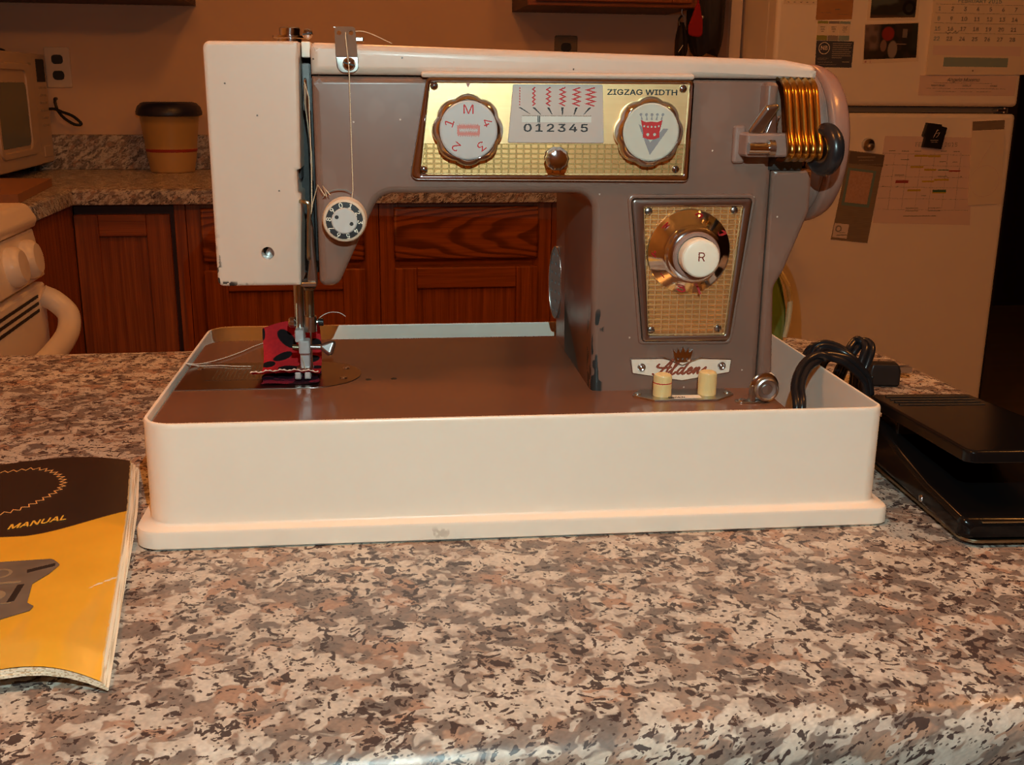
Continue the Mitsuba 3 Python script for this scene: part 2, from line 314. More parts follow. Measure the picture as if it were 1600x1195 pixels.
def screw(key, x, y, z, r, ang=35, bsdf='m_chrome'):
    """A slotted round head on a front face (machine frame); the groove is cut into the head."""
    a = math.radians(ang); t = np.arange(24) * 2 * np.pi / 24
    m = front(lathe([(r * 1.02, 0), (r, r * .25), (r * .8, r * .5), (r * .45, r * .62), (0, r * .66)], 20), 0)
    k = putM(key, mv(m, x, y, z), bsdf)
    s = rot(bx(-r * .9, r * .9, -r * .70, -r * .2, -r * .13, r * .13), ang, [0, -1, 0])
    putM(k + '__groove', mv(s, x, y, z), 'm_dark', False)
    return k

# ------------------------------------------------------------------ the room
struct('floor', bx(-1.3, 4.3, -3.3, 5.0, -.05, 0), 'm_floor')
struct('ceiling', bx(-1.3, 4.3, -3.3, 5.0, 2.44, 2.5), 'm_ceiling')
struct('wall_back', bx(-1.3, 1.245, 2.86, 2.96, 0, 2.44), 'm_wall')
struct('wall_left', bx(-1.3, -1.2, -3.3, 2.86, 0, 2.44), 'm_wall')
struct('wall_rear', bx(-1.3, 4.3, -3.3, -3.2, 0, 2.44), 'm_wall')
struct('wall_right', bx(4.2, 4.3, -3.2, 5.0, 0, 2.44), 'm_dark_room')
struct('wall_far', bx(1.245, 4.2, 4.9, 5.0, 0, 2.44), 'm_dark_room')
struct('wall_stub', bx(1.243, 1.268, 2.67, 4.9, 0, 2.44), 'm_wall')
struct('trim_1', bx(1.238, 1.272, 2.645, 2.67, 0, 2.44), 'm_trim')
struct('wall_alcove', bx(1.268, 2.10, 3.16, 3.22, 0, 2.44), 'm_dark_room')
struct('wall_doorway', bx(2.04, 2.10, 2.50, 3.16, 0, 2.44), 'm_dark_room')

def lamp(key, x, y, z, r, k, label):
    s = trimesh.creation.icosphere(3, r); s = tm(s.vertices + [x, y, z], s.faces)
    put(key + '__globe', s, 'm_amber_lamp', True, emitter={'type': 'area', 'radiance': rgb(*[c * k for c in LAMP_RGB])})
    put(key + '__shade', mv(lathe([(r * 1.16, .012), (r * 1.14, .022), (r * 1.06, .5 * r), (r * .75, .86 * r), (r * .2, 1.08 * r), (r * .17, 1.06 * r), (r * .72, .83 * r), (r * 1.03, .49 * r), (r * 1.11, .022), (r * 1.13, .012)], 36), x, y, z), 'm_dark')
    put(key + '__stem', rod((x, y, z + r * .97), (x, y, 2.425), .006), 'm_brassy')
    put(key + '__canopy', mv(lathe([(.02, 0), (.06, .012), (.06, .025)], 28), x, y, 2.415), 'm_brassy')
    tag(key, label, 'lamp')
lamp('pendant_lamp', -.34, -.45, 2.16, .10, KA, 'glowing globe pendant lamp above the front edge of the speckled counter')
lamp('pendant_lamp_001', 1.22, -.30, 2.20, .10, KB, 'glowing globe pendant lamp right of the counter, in line with the refrigerator')
lamp('pendant_lamp_002', .20, 1.30, 2.28, .10, KC, 'glowing globe pendant lamp over the kitchen floor in front of the drawers')

# peninsula with a rolled front edge and a cut corner at the right
out = fillet([(-1.19, -.212, .03), (1.1, -.212, .03), (1.1, .02, .03), (.655, .13, .06), (.650, .30, .05), (.645, .40, .09), (.575, .487, .05), (-1.19, .487, .03)], 6)
put('peninsula_cabinet__carcass', bx(-1.19, .60, -.10, .44, 0, .868), 'm_wood_v', False)
put('peninsula_cabinet__toe_kick', bx(-1.19, .60, -.06, -.055, .0, .09), 'm_dark', False)
tag('peninsula_cabinet', 'wooden cabinet that carries the speckled counter under the sewing machine', 'cabinet')
put('peninsula_countertop', top(prism(out, .042, .019, 9, .006), .868), 'm_granite', 40)
tag('peninsula_countertop', 'speckled pink and grey stone-look counter in the foreground under the sewing machine', 'countertop')

# kitchen run at the back: counter L, splash, cabinets
L = fillet([(-1.195, 1.835), (-.563, 1.835), (-.563, 2.205, .01), (1.235, 2.205), (1.235, 2.855), (-1.195, 2.855)], 4)
put('kitchen_countertop', top(prism(L, .04, .008, 4, .003), .87), 'm_granite', 40)
struct('trim_2', bx(-1.175, 1.235, 2.835, 2.8598, .9101, 1.012, .003), 'm_granite', 'low speckled backsplash along the back wall')
struct('trim_3', bx(-1.1998, -1.177, 1.84, 2.834, .9101, 1.012, .003), 'm_granite', 'low speckled backsplash along the left wall')
tag('kitchen_countertop', 'speckled brown counter running along the back wall under the microwave and tub', 'countertop')

def panel_door(key, x0, x1, z0, z1, y, st=.058, rail=.055):
    k = key
    m = cat(bx(x0, x0 + st, y - .019, y, z0, z1, .003), bx(x1 - st, x1, y - .019, y, z0, z1, .003))
    put(k + '__stile', bx(x0, x0 + st, y - .019, y, z0, z1, .003), 'm_wood_v'); put(k + '__stile', bx(x1 - st, x1, y - .019, y, z0, z1, .003), 'm_wood_v')
    put(k + '__rail', bx(x0 + st, x1 - st, y - .019, y, z1 - rail, z1, .003), 'm_wood_h'); put(k + '__rail', bx(x0 + st, x1 - st, y - .019, y, z0, z0 + rail, .003), 'm_wood_h')
    put(k, front(prism(fillet(rect(x0 + st - .004, z0 + rail - .004, x1 - st + .004, z1 - rail + .004)), .009, .004, 2), y), 'm_wood_v')
def cabinet(key, x0, x1, ys, label, drawer=True, dz=(.722, .858)):
    put(key + '__carcass', bx(x0, x1, ys + .02, 2.85, .10, .869), 'm_wood_v', False)
    put(key + '__toe_kick', bx(x0, x1, ys + .07, ys + .08, .0, .10), 'm_wood_dark', False)
    for a, b in ((x0, x0 + .05), (x1 - .05, x1)): put(key + '__face_stile', bx(a, b, ys, ys + .02, .10, .869, .002), 'm_wood_v')
    put(key + '__face_rail', bx(x0 + .05, x1 - .05, ys + .002, ys + .02, .69, .735), 'm_wood_h', False)
    put(key + '__face_rail', bx(x0 + .05, x1 - .05, ys + .002, ys + .02, .845, .869), 'm_wood_h', False)
    put(key + '__drawer', front(prism(rect(x0 + .038, dz[0], x1 - .038, dz[1]), .019, .007, 3), ys - .0005), 'm_wood_c')
    panel_door(key + '__door', x0 + .038, x1 - .038, .125, .700, ys - .0005)
    tag(key, label, 'cabinet')
put('corner_cabinet__carcass', bx(-.578, -.305, 2.262, 2.85, .10, .869), 'm_wood_dark', False)
put('corner_cabinet__toe_kick', bx(-.578, -.305, 2.31, 2.32, 0, .10), 'm_wood_dark', False)
put('corner_cabinet__face_stile', bx(-.333, -.305, 2.242, 2.262, .10, .869, .002), 'm_wood_v')
panel_door('corner_cabinet__door', -.577, -.345, .125, .842, 2.262)
tag('corner_cabinet', 'dark red wooden corner cupboard with one panel door beside the white stove', 'cabinet')
cabinet('base_cabinet', -.304, .180, 2.242, 'dark red wooden drawer cabinet behind the needle of the sewing machine')
cabinet('base_cabinet_001', .161 + .0201, .636, 2.242, 'dark red wooden cabinet whose arched-grain drawer shows under the sewing machine arm')
cabinet('base_cabinet_002', .637, 1.23, 2.242, 'dark red wooden cabinet behind the upright column of the sewing machine')
put('side_cabinet__carcass', bx(-1.19, -.60, 1.83, 2.24, .10, .869), 'm_wood_v', False)
put('side_cabinet__side_stile', bx(-.60, -.58, 1.832, 2.26, .10, .869, .002), 'm_wood_v')
put('side_cabinet__toe_kick', bx(-.67, -.66, 1.84, 2.3, 0, .10), 'm_wood_dark', False)
tag('side_cabinet', 'narrow wooden cabinet end between the white stove and the corner cupboard', 'cabinet')

def upper(key, x0, x1, label):
    put(key + '__carcass', bx(x0, x1, 2.56, 2.858, 1.381, 2.10), 'm_wood_dark', False)
    put(key + '__face_frame', bx(x0, x1, 2.541, 2.5598, 1.381, 2.10, .002), 'm_wood_h')
    n = max(1, round((x1 - x0) / .45)); w = (x1 - x0 - .03) / n
    for i in range(n): 
        k = f'{key}__door' + (f'_{i:03d}' if i else '')
        panel_door(k, x0 + .02 + w * i, x0 + .01 + w * (i + 1), 1.392, 2.08, 2.5405)
    tag(key, label, 'cabinet')
upper('wall_cabinet', -1.195, -.326, 'dark wall cupboard whose lower edge shows above the microwave')
upper('wall_cabinet_001', .614, 1.100, 'reddish wall cupboard whose lower edge shows above the machine beside the hanging cloths')

for k, x0, z0, lab in (('wall_outlet', -.765, 1.146, 'beige wall outlet plate on the wall behind the microwave'), ('wall_outlet_001', .748, 1.200, 'dark wall outlet plate in the shade below the right wall cupboard')):
    w, h = (.072, .115)
    put(k + '__plate', front(prism(fillet(rect(x0, z0, x0 + w, z0 + h, .006)), .006, .003), 2.86), 'm_trim' if x0 < 0 else 'm_kraft')
    for dz in (.035, .08): put(k + '__socket', front(prism(fillet(rect(x0 + .02, z0 + dz - .013, x0 + .052, z0 + dz + .013, .01)), .002, .0005), 2.8545), 'm_dark')
    tag(k, lab, 'outlet')

# ------------------------------------------------------------------ refrigerator and what hangs on it
def fr(m, y=2.40): return front(m, y)
put('refrigerator__body', bx(1.287, 2.030, 2.47, 3.12, .02, 1.66, .01), 'm_white_enamel')
put('refrigerator__freezer_door', front(prism(fillet(rect(1.283, 1.117, 2.035, 1.655, .012)), .058, .012, 4), 2.458), 'm_white_enamel')
put('refrigerator__door', front(prism(fillet(rect(1.283, .08, 2.035, 1.097, .012)), .058, .012, 4), 2.458), 'm_white_enamel')
put('refrigerator__gasket', bx(1.30, 2.02, 2.458, 2.47, .09, 1.645), 'm_gasket', False)
put('refrigerator__gasket', bx(1.295, 2.022, 2.425, 2.4579, 1.099, 1.115), 'm_gasket', False)
put('refrigerator__hinge', cat(bx(1.972, 2.002, 2.398, 2.43, 1.104, 1.111, .002), rod((2.004, 2.414, 1.099), (2.004, 2.414, 1.115), .006)), 'm_chrome')
put('refrigerator__toe_grille', bx(1.30, 2.02, 2.44, 2.46, .0, .075), 'm_gasket', False)
put('refrigerator__handle', bx(1.295, 1.32, 2.375, 2.4005, .62, 1.02, .008), 'm_white_enamel')
tag('refrigerator', 'cream white top-freezer refrigerator covered with papers behind the sewing machine', 'refrigerator')

FZ = [2.3995]
def sheet(key, pts, m, h=.0012, y=2.4, bend=0.): put(key, front(prism(fillet(pts, 2), h), y), m, False)
def bars(key, L, m, y): put(key, cat([bx(a, b, y - .0003, y, c, d) for a, b, c, d in L]), m, False)
def quad(*p): return [(*q, 0) for q in p]
sheet('wall_calendar__page', quad((1.737, 1.203), (2.038, 1.207), (2.038, 1.62), (1.737, 1.62)), 'm_paper_cream', .004, 2.3985)
y = 2.3943
put('wall_calendar__month_lettering', front(text('FEBRUARY 2015', .011, .0003, True, 1.1), y).apply_translation([1.876, 0, 1.399]), 'm_print_blue', False)
num = []; sun = []
for wk in range(4):
    for d in range(7):
        n_ = wk * 7 + d + 1; xx, zz = 1.757 + d * .0385, 1.3775 - wk * .0268
        t = front(text(str(n_), .0105, .0003, True, 1.05), y); (sun if d == 0 else num).append(mv(t, xx, 0, zz))
for q in num: put('wall_calendar__date_number', q, 'm_print', False)
for q in sun: put('wall_calendar__sunday_number', q, 'm_print_blue', False)
put('wall_calendar__week_rule', cat([bx(1.745, 2.03, y - .0002, y, z, z + .001) for z in (1.394, 1.3705, 1.3437, 1.3169)]), 'm_greyc', False)
put('wall_calendar__blue_bar', bx(1.786, 1.983, y - .0003, y, 1.227, 1.252), 'm_aqua', False)
put('wall_calendar__picture_strip', bx(1.75, 2.02, y - .0002, y, 1.258, 1.284), 'm_paper_pink', False)
put('wall_calendar__mark', front(prism(circle(1.878, 1.2165, .0025, 12), .0003), y), 'm_print', False)
put('wall_calendar__handwriting', cat([front(line(q, .0015), y) for q in ([(1.782, 1.322), (1.79, 1.315), (1.797, 1.321)], [(1.803, 1.315), (1.812, 1.324), (1.815, 1.316), (1.823, 1.325)])]), 'm_print', False)
tag('wall_calendar', 'monthly wall calendar page with date grid on the freezer door at the right edge', 'calendar')
sheet('notice_card__sheet', quad((1.722, 1.147), (2.02, 1.148), (2.021, 1.2025), (1.722, 1.203)), 'm_paper_pink', .0012, 2.3998)
put('notice_card__lettering', cat(mv(front(text('Angelo Moreno', .010, .0003, True, 1, .3), 2.3985), 1.855, 0, 1.1865), *[mv(front(text(s, .005, .0003, True, 1.1), 2.3985), x, 0, 1.1725) for s, x in (('MORTGAGE', 1.78), ('DIRECT', 1.868), ('EMAIL', 1.952))]), 'm_print', False)
bars('notice_card__fine_print', [(1.765, 1.945, 1.1815, 1.1825), (1.745, 1.82, 1.1665, 1.1675), (1.83, 1.99, 1.1665, 1.1675), (1.77, 1.835, 1.158, 1.159), (1.85, 1.885, 1.158, 1.159), (1.90, 1.945, 1.158, 1.159)], 'm_print', 2.3985)
tag('notice_card', 'pale printed business card sheet just below the wall calendar', 'card')
sheet('snapshot__print', quad((1.546, 1.347), (1.697, 1.351), (1.697, 1.455), (1.546, 1.451)), 'm_paper_cream', .001, 2.3998)
put('snapshot__picture', front(prism(quad((1.555, 1.354), (1.688, 1.358), (1.688, 1.448), (1.555, 1.444)), .0004), 2.3987), 'm_photo_bike', False)
tag('snapshot', 'dark photograph of a motor bike, upper of two snapshots left of the calendar', 'photograph')
sheet('snapshot_001__print', quad((1.545, 1.231), (1.712, 1.240), (1.702, 1.3465), (1.541, 1.339)), 'm_paper_cream', .001, 2.3998)
put('snapshot_001__picture', front(prism(quad((1.547, 1.243), (1.704, 1.250), (1.700, 1.343), (1.543, 1.336)), .0004), 2.3987), 'm_photo_people', False)
put('snapshot_001__print_mark', cat(bx(1.551, 1.556, 2.3984, 2.3988, 1.235, 1.239), bx(1.567, 1.568, 2.3984, 2.3988, 1.234, 1.240)), 'm_red_dim', False)
tag('snapshot_001', 'photograph with a red blob and white shirt, lower of two snapshots left of the calendar', 'photograph')
sheet('orange_card__sheet', quad((1.397, 1.346), (1.502, 1.350), (1.502, 1.42), (1.397, 1.42)), 'm_orange_card', .001, 2.3998)
bars('orange_card__print', [(1.45, 1.465, 1.374, 1.376), (1.41, 1.44, 1.365, 1.3657), (1.46, 1.49, 1.362, 1.3627)], 'm_print', 2.3988)
tag('orange_card', 'orange patterned card on the freezer door above the striped coupon', 'card')
for i, (m, xx) in enumerate((('m_lime', 1.403), ('m_greyc', 1.4355), ('m_aqua', 1.468))):
    put('coupon_strip__panel', bx(xx, xx + .0305, 2.3982, 2.3998, 1.293, 1.344), 'm_paper_cream', False)
    put('coupon_strip__colour_band', bx(xx, xx + .0305, 2.3979, 2.3982, 1.293, 1.306), m, False); put('coupon_strip__colour_band', bx(xx, xx + .0305, 2.3979, 2.3982, 1.337, 1.344), m, False)
    put('coupon_strip__print', cat([bx(xx + .008 + j, xx + .023 - j, 2.3979, 2.3982, z, z + .0018) for j, z in ((0, 1.328), (.002, 1.324), (.001, 1.320), (.004, 1.315))]), 'm_greyc', False)
tag('coupon_strip', 'coupon strip of three columns with green, grey and aqua ends above the dark card', 'card')
sheet('dark_card__sheet', quad((1.406, 1.221), (1.513, 1.221), (1.514, 1.291), (1.404, 1.292)), 'm_slate', .001, 2.3998)
put('dark_card__emblem_ring', front(ring(circle(1.428, 1.272, .0165, 28), circle(1.428, 1.272, .0143, 28), .0003, .0001), 2.3988), 'm_paper', False)
put('dark_card__lettering', mv(front(text('NB', .011, .0003, True, 1.), 2.3988), 1.428, 0, 1.2675), 'm_paper', False)
bars('dark_card__fine_print', [(1.452, 1.452 + w, z, z + .0026) for z, w in ((1.284, .056), (1.2785, .054), (1.273, .057), (1.2675, .05), (1.262, .056), (1.2565, .053), (1.251, .056), (1.2455, .030))] + [(1.411, 1.443, 1.2445, 1.2458), (1.411, 1.438, 1.241, 1.2423), (1.411, 1.455, 1.234, 1.2353), (1.411, 1.468, 1.2275, 1.2288), (1.484, 1.506, 1.2345, 1.237)], 'm_greyc', 2.3988)
tag('dark_card', 'dark slate card with a round emblem and rows of small print on the freezer door', 'card')
sheet('top_paper__sheet', quad((1.300, 1.386), (1.396, 1.386), (1.396, 1.47), (1.300, 1.47)), 'm_paper_cream', .001, 2.3998)
bars('top_paper__print', [(1.312 + .018 * i, 1.317 + .018 * i, 1.3905, 1.3925) for i in range(5)], 'm_greyc', 2.3988)
tag('top_paper', 'cream paper at the upper left corner of the freezer door', 'paper')
sheet('bookmark__sheet', quad((1.497, .738), (1.611, .726), (1.638, .981), (1.530, .993)), 'm_kraft', .002, 2.3998)
sheet('bookmark__header', quad((1.529, .957), (1.6355, .946), (1.638, .979), (1.5325, .990)), 'm_brown_band', .0003, 2.3978)
sheet('bookmark__picture_border', quad((1.519, .838), (1.605, .829), (1.617, .935), (1.530, .945)), 'm_teal', .0003, 2.3978)
sheet('bookmark__pink_swatch', quad((1.528, .846), (1.597, .839), (1.608, .929), (1.537, .937)), 'm_pinkfelt', .0012, 2.3975)
sheet('bookmark__label', quad((1.500, .745), (1.545, .740), (1.549, .781), (1.504, .786)), 'm_paper', .0004, 2.3978)
put('bookmark__label_emblem', front(ring(circle(1.517, .769, .010, 20), circle(1.517, .769, .006, 20), .0003, .0001), 2.3974), 'm_greyc', False)
bars('bookmark__label_lettering', [(1.512, 1.545, .749, .752), (1.52, 1.54, .757, .7585)], 'm_greyc', 2.3974)
bars('bookmark__lettering', [(1.555, 1.61, .972, .977), (1.56, 1.605, .964, .967), (1.538, 1.632, .953, .9545)], 'm_kraft', 2.3975)
tag('bookmark', 'tilted brown card with a pink picture held by the round silver magnet', 'card')
put('silver_magnet__cap', mv(front(lathe([(.019, 0), (.019, .005), (.016, .010), (.006, .012), (.0, .0122)], 28), 2.3998), 1.584, 0, 1.010), 'm_chrome')
put('silver_magnet__knob', mv(front(lathe([(.009, 0), (.007, .006), (.010, .010), (.006, .013), (0, .0135)], 24), 2.388), 1.586, 0, 1.004), 'm_chrome_worn')
tag('silver_magnet', 'round silver magnet above the brown card on the refrigerator door', 'magnet')
sheet('month_planner__sheet', quad((1.622, .785), (1.930, .776), (1.904, 1.030), (1.634, 1.034)), 'm_paper_pink', .0012, 2.3998)
y = 2.3987
put('month_planner__lettering', mv(front(text('FEBRUARY 2015', .012, .0003, False), y), 1.795, 0, 1.004), 'm_greyc', False)
put('month_planner__grid', cat([front(line([(1.63, z), (1.918, z - .006)], .0008), y) for z in (.985, .953, .92, .89, .857, .825)] + [front(line([(1.67 + .041 * i, .985), (1.665 + .042 * i, .823)], .0007), y) for i in range(6)]), 'm_greyc', False)
put('month_planner__small_print', cat([bx(a, a + w, y - .0002, y, z, z + .0022) for a, w, z in ((1.65, .02, .991), (1.69, .022, .99), (1.73, .02, .99), (1.81, .02, .99), (1.85, .02, .989), (1.69, .025, .966), (1.81, .02, .96), (1.85, .016, .959), (1.645, .005, .95), (1.675, .03, .922), (1.81, .03, .918), (1.88, .006, .917), (1.64, .006, .89), (1.685, .006, .889), (1.765, .015, .862), (1.72, .04, .826), (1.79, .04, .826), (1.72, .04, .818), (1.79, .04, .818), (1.715, .105, .803))]), 'm_greyc', False)
bars('month_planner__yellow_mark', [(1.731, 1.771, .975, .981), (1.772, 1.812, .974, .980), (1.722, 1.762, .943, .949), (1.765, 1.803, .935, .941), (1.762, 1.80, .902, .907), (1.80, 1.846, .906, .912), (1.72, 1.761, .876, .882), (1.798, 1.841, .870, .8735)], 'm_yellow_mark', y)
bars('month_planner__red_mark', [(1.68, 1.720, .900, .9085), (1.843, 1.879, .932, .9365)], 'm_red_mark', y)
bars('month_planner__green_mark', [(1.799, 1.841, .8735, .8805), (1.808, 1.842, .936, .9385)], 'm_green_mark', y)
labels['month_planner__small_print'] = {'label': 'small grey handwriting', 'kind': 'stuff'}
tag('month_planner', 'white month planner sheet with yellow, red and green marks under the black clip', 'paper')
put('black_clip__body', front(prism(fillet(quad((1.748, 1.003), (1.806, .997), (1.817, 1.058), (1.800, 1.062), (1.799, 1.067), (1.754, 1.072), (1.745, 1.035), (1.752, 1.03))), .012, .003, 2), 2.3985), 'm_black')
put('black_clip__emblem', cat(front(line([(1.776, 1.03), (1.786, 1.052), (1.79, 1.05)], .0016), 2.3863), front(line([(1.780, 1.041), (1.794, 1.044), (1.788, 1.033), (1.784, 1.031)], .0012), 2.3863)), 'm_paper', False)
bars('black_clip__lettering', [(1.768, 1.792, 1.021, 1.0235), (1.77, 1.79, 1.0165, 1.0182)], 'm_greyc', 2.3864)
tag('black_clip', 'black magnetic clip holding the month planner on the refrigerator door', 'clip')
sheet('receipt__sheet', quad((1.914, .834), (2.020, .839), (1.998, 1.080), (1.897, 1.076)), 'm_paper_cream', .002, 2.3975)
sheet('receipt__band', quad((1.8995, 1.050), (1.9985, 1.054), (1.997, 1.080), (1.8975, 1.0755)), 'm_kraft', .0004, 2.3955)
put('receipt__drawing', cat(front(ring(circle(1.957, .905, .046, 28) * [1, 1], circle(1.957, .905, .0445, 28), .0002, .0001), 2.3955), front(line([(1.932, 1.02), (1.972, 1.02), (1.95, .985), (1.93, .945)], .0012), 2.3955)), 'm_paper_pink', False)
tag('receipt', 'narrow pale slip with a tan band at its top, rightmost on the refrigerator door', 'paper')

# ------------------------------------------------------------------ things on the kitchen counter and the stove
X = -.757
W0, Z0 = 2.30, .935
put('microwave__housing', bx(-1.15, X - .03, W0, 2.83, Z0, 1.238, .008), 'm_mw')
put('microwave__control_panel', bx(X - .03, X, 2.692, 2.83, Z0, 1.238, .006), 'm_mw')
dr_ = fillet(rect(W0, Z0, 2.690, 1.238, .006))
put('microwave__door', side(prism(dr_, .032, .005), X - .03), 'm_mw')
put('microwave__door__bezel', side(ring(fillet(rect(2.32, .968, 2.655, 1.210, .03)), fillet(rect(2.335, .985, 2.600, 1.192, .02)), .006, .003), X + .0018), 'm_mw')
put('microwave__door__window', side(prism(fillet(rect(2.333, .995, 2.597, 1.160, .018)), .002, .001), X + .0018), 'm_mw_window')
put('microwave__display', side(prism(fillet(rect(2.728, 1.162, 2.808, 1.224, .004)), .002, .0008), X - .0001), 'm_dark')
for r_ in range(6):
    for c_ in range(3):
        put('microwave__button', side(prism(rect(2.732 + .027 * c_, 1.143 - .021 * r_, 2.752 + .027 * c_, 1.149 - .021 * r_), .0012), X - .0001), 'm_dimprint', False)
put('microwave__open_button', side(prism(fillet(rect(2.728, .953, 2.806, .985, .004)), .003, .0015), X - .0001), 'm_mw')
put('microwave__badge', side(prism(rect(2.645, 1.206, 2.672, 1.213), .0006), X + .0018), 'm_dimprint', False)
for a, b in ((2.33, -1.12), (2.80, -1.12), (2.33, X - .05), (2.80, X - .05)): put('microwave__foot', mv(lathe([(.014, 0), (.016, .0245)], 16), b, a, .9104), 'm_black')
tag('microwave', 'white microwave oven with dark display on the counter at the far left', 'microwave')
put('coiled_cord', tube(spline([(-.95, 2.38, 1.25), (-.93, 2.50, 1.266), (-.90, 2.60, 1.262), (-.86, 2.68, 1.249), (-.84, 2.73, 1.244), (-.90, 2.76, 1.244), (-.98, 2.70, 1.244)]), .006), 'm_black')
tag('coiled_cord', 'black cord lying on top of the white microwave', 'cord')
put('power_cord', tube(spline([(-.742, 2.855, 1.115), (-.742, 2.835, 1.112), (-.735, 2.825, 1.085), (-.715, 2.815, 1.060), (-.685, 2.81, 1.042), (-.668, 2.81, 1.045), (-.690, 2.812, 1.066), (-.72, 2.815, 1.078), (-.742, 2.82, 1.086), (-.765, 2.825, 1.085)]), .0042), 'm_black')
tag('power_cord', 'looped black power cord on the wall right of the microwave', 'cord')
cx, cy = -.405, 2.738
k = 'food_canister'
put(k + '__tub', mv(lathe([(.058, 0), (.062, .004), (.070, .05), (.074, .088), (.082, .155), (.083, .162), (.079, .162)], 40), cx, cy, .910), 'm_jar')
put(k + '__red_band', mv(lathe([(.0700, .059), (.0722, .060), (.0733, .067), (.0710, .069)], 40), cx, cy, .910), 'm_redband')
put(k + '__lid', mv(lathe([(.082, .160), (.092, .163), (.093, .172), (.088, .186), (.078, .196), (.070, .199), (.05, .1985), (0, .1985)], 40), cx, cy, .910), 'm_navy')
tag(k, 'tapered amber plastic tub with navy lid and red band on the back counter', 'canister')
put('cutting_board', hull(*[np.array([[x, y, z] for z in (.9105, .930)]) for x, y in ((-.590, 1.86), (-.628, 2.28), (-1.02, 2.30), (-1.02, 1.86))]), 'm_board', False)
tag('cutting_board', 'brown wooden cutting board on the counter in front of the microwave', 'cutting board')

SX = -.552
prof = fillet([(-1.17, .875), (-.575, .875), (-.548, .868, .004), (-.540, .885, .015), (-.560, .918, .02), (-1.17, .918)], 5)
def xz_extrude(P, y0, y1, b=.006): return mv(front(prism(P, y1 - y0, b, 3, b), y1), 0, 0, 0)
put('stove__body', bx(-1.17, -.575, 1.05, 1.818, .05, .875, .004), 'm_stove')
put('stove__cooktop', xz_extrude(prof, 1.05, 1.815, .012), 'm_stove')
cpp = fillet([(-.60, .764), (-.538, .764, .004), (-.554, .864, .004), (-.60, .864)], 3)
put('stove__control_panel', xz_extrude(cpp, 1.05, 1.812, .004), 'm_stove')
for yy in (1.715, 1.612, 1.30, 1.20):
    kn = lathe([(.039, 0), (.040, .010), (.037, .020), (.030, .027), (0, .029)], 32)
    put('stove__knob', mv(rot(side(kn, 0), -9, [0, 1, 0]), -.5465, yy, .812), 'm_stove')
put('stove__oven_door', bx(-.578, -.540, 1.055, 1.810, .20, .752, .008), 'm_stove')
put('stove__vent', cat([bx(-.5402, -.5385, 1.10, 1.745, z, z + .006) for z in (.728, .713, .698)]), 'm_dark', False)
put('stove__oven_door__handle', tube(spline([(-.541, 1.775, .728), (-.515, 1.782, .712), (-.488, 1.768, .685), (-.482, 1.72, .655), (-.482, 1.60, .640), (-.482, 1.40, .638), (-.482, 1.20, .64), (-.488, 1.10, .66), (-.515, 1.085, .712), (-.541, 1.09, .728)]), .023, 14), 'm_stove')
put('stove__oven_door__window', bx(-.5402, -.5385, 1.16, 1.70, .34, .58), 'm_black_gloss', False)
tag('stove', 'cream white kitchen stove with round knobs at the left edge', 'stove')

# things hanging beside the right wall cupboard
def drape(key, x0, x1, y0, y1, z0, z1, m, seed, lobes=5, tip=.75):
    n, r = 36, 26; L = []; rng = np.random.default_rng(seed); ph = rng.random(4) * 6.28
    for i in range(r + 1):
        t = i / r; z = z1 + (z0 - z1) * t; w = (.35 + .65 * math.sin(min(1., t * 1.6) * 1.57)) * (1 if t < .80 else 1 - (1 - tip) * ((t - .8) / .2) ** 2)
        a = np.arange(n) * 2 * np.pi / n; q = w * (1 + .13 * np.sin(lobes * a + ph[0] + t) + .07 * np.sin(2 * lobes * a + ph[1] - 2 * t))
        L.append(np.stack([(x0 + x1) / 2 + (x1 - x0) / 2 * q * np.cos(a), (y0 + y1) / 2 + (y1 - y0) / 2 * q * np.sin(a), np.full(n, z) + .012 * t * np.sin(3 * a + ph[2])], 1))
    put(key, cat(loft(L), cap(L[0][:, :2], z1, True), tm(np.vstack([L[-1], L[-1].mean(0)]), [[k, n, (k + 1) % n] for k in range(n)])), m, 50)
def hook(key, x, y, z): put(key, tube(spline([(1.1005, y, z + .02), (max(1.101, x - .01), y, z + .014), (x, y, z + .002), (x + .008, y, z + .010)]), .003), 'm_steel')
drape('hanging_apron__cloth', 1.102, 1.200, 2.56, 2.66, 1.262, 1.62, 'm_black_cloth', 3); hook('hanging_apron__hook', 1.150, 2.61, 1.62)
put('hanging_apron__snap', mv(front(lathe([(.006, 0), (.004, .003), (0, .004)], 14), 2.556), 1.122, 0, 1.357), 'm_steel')
tag('hanging_apron', 'black cloth apron bunched on a hook between wall cupboard and refrigerator', 'apron')
drape('hanging_bag__pouch', 1.060, 1.092, 2.575, 2.635, 1.246, 1.345, 'm_black_cloth', 8, 3, .6)
put('hanging_bag__strap', tube(spline([(1.068, 2.595, 1.335), (1.066, 2.598, 1.352), (1.074, 2.60, 1.364)]), .003), 'm_black')
put('hanging_bag__zip_pull', tube([(1.060, 2.570, 1.262), (1.066, 2.571, 1.270), (1.073, 2.572, 1.281)], .0012, 6), 'm_steel')
put('hanging_bag__hook', tube(spline([(1.074, 2.60, 1.3812), (1.074, 2.60, 1.371), (1.080, 2.60, 1.362), (1.074, 2.60, 1.358), (1.068, 2.60, 1.364)], 5), .002), 'm_steel')
tag('hanging_bag', 'small black pouch hanging left of the black apron', 'bag')
hp = fillet([(1.068, 1.305, .012), (1.110, 1.299, .012), (1.109, 1.343, .01), (1.097, 1.392, .006), (1.089, 1.392, .006), (1.068, 1.331, .012)], 5)
put('red_pot_holder__pad', front(prism(hp, .012, .005, 3, .004), 2.516), 'm_red_cloth')
put('red_pot_holder__loop', tube(spline([(1.093, 2.510, 1.389), (1.091, 2.510, 1.45), (1.089, 2.512, 1.52)]), .003), 'm_red_cloth')
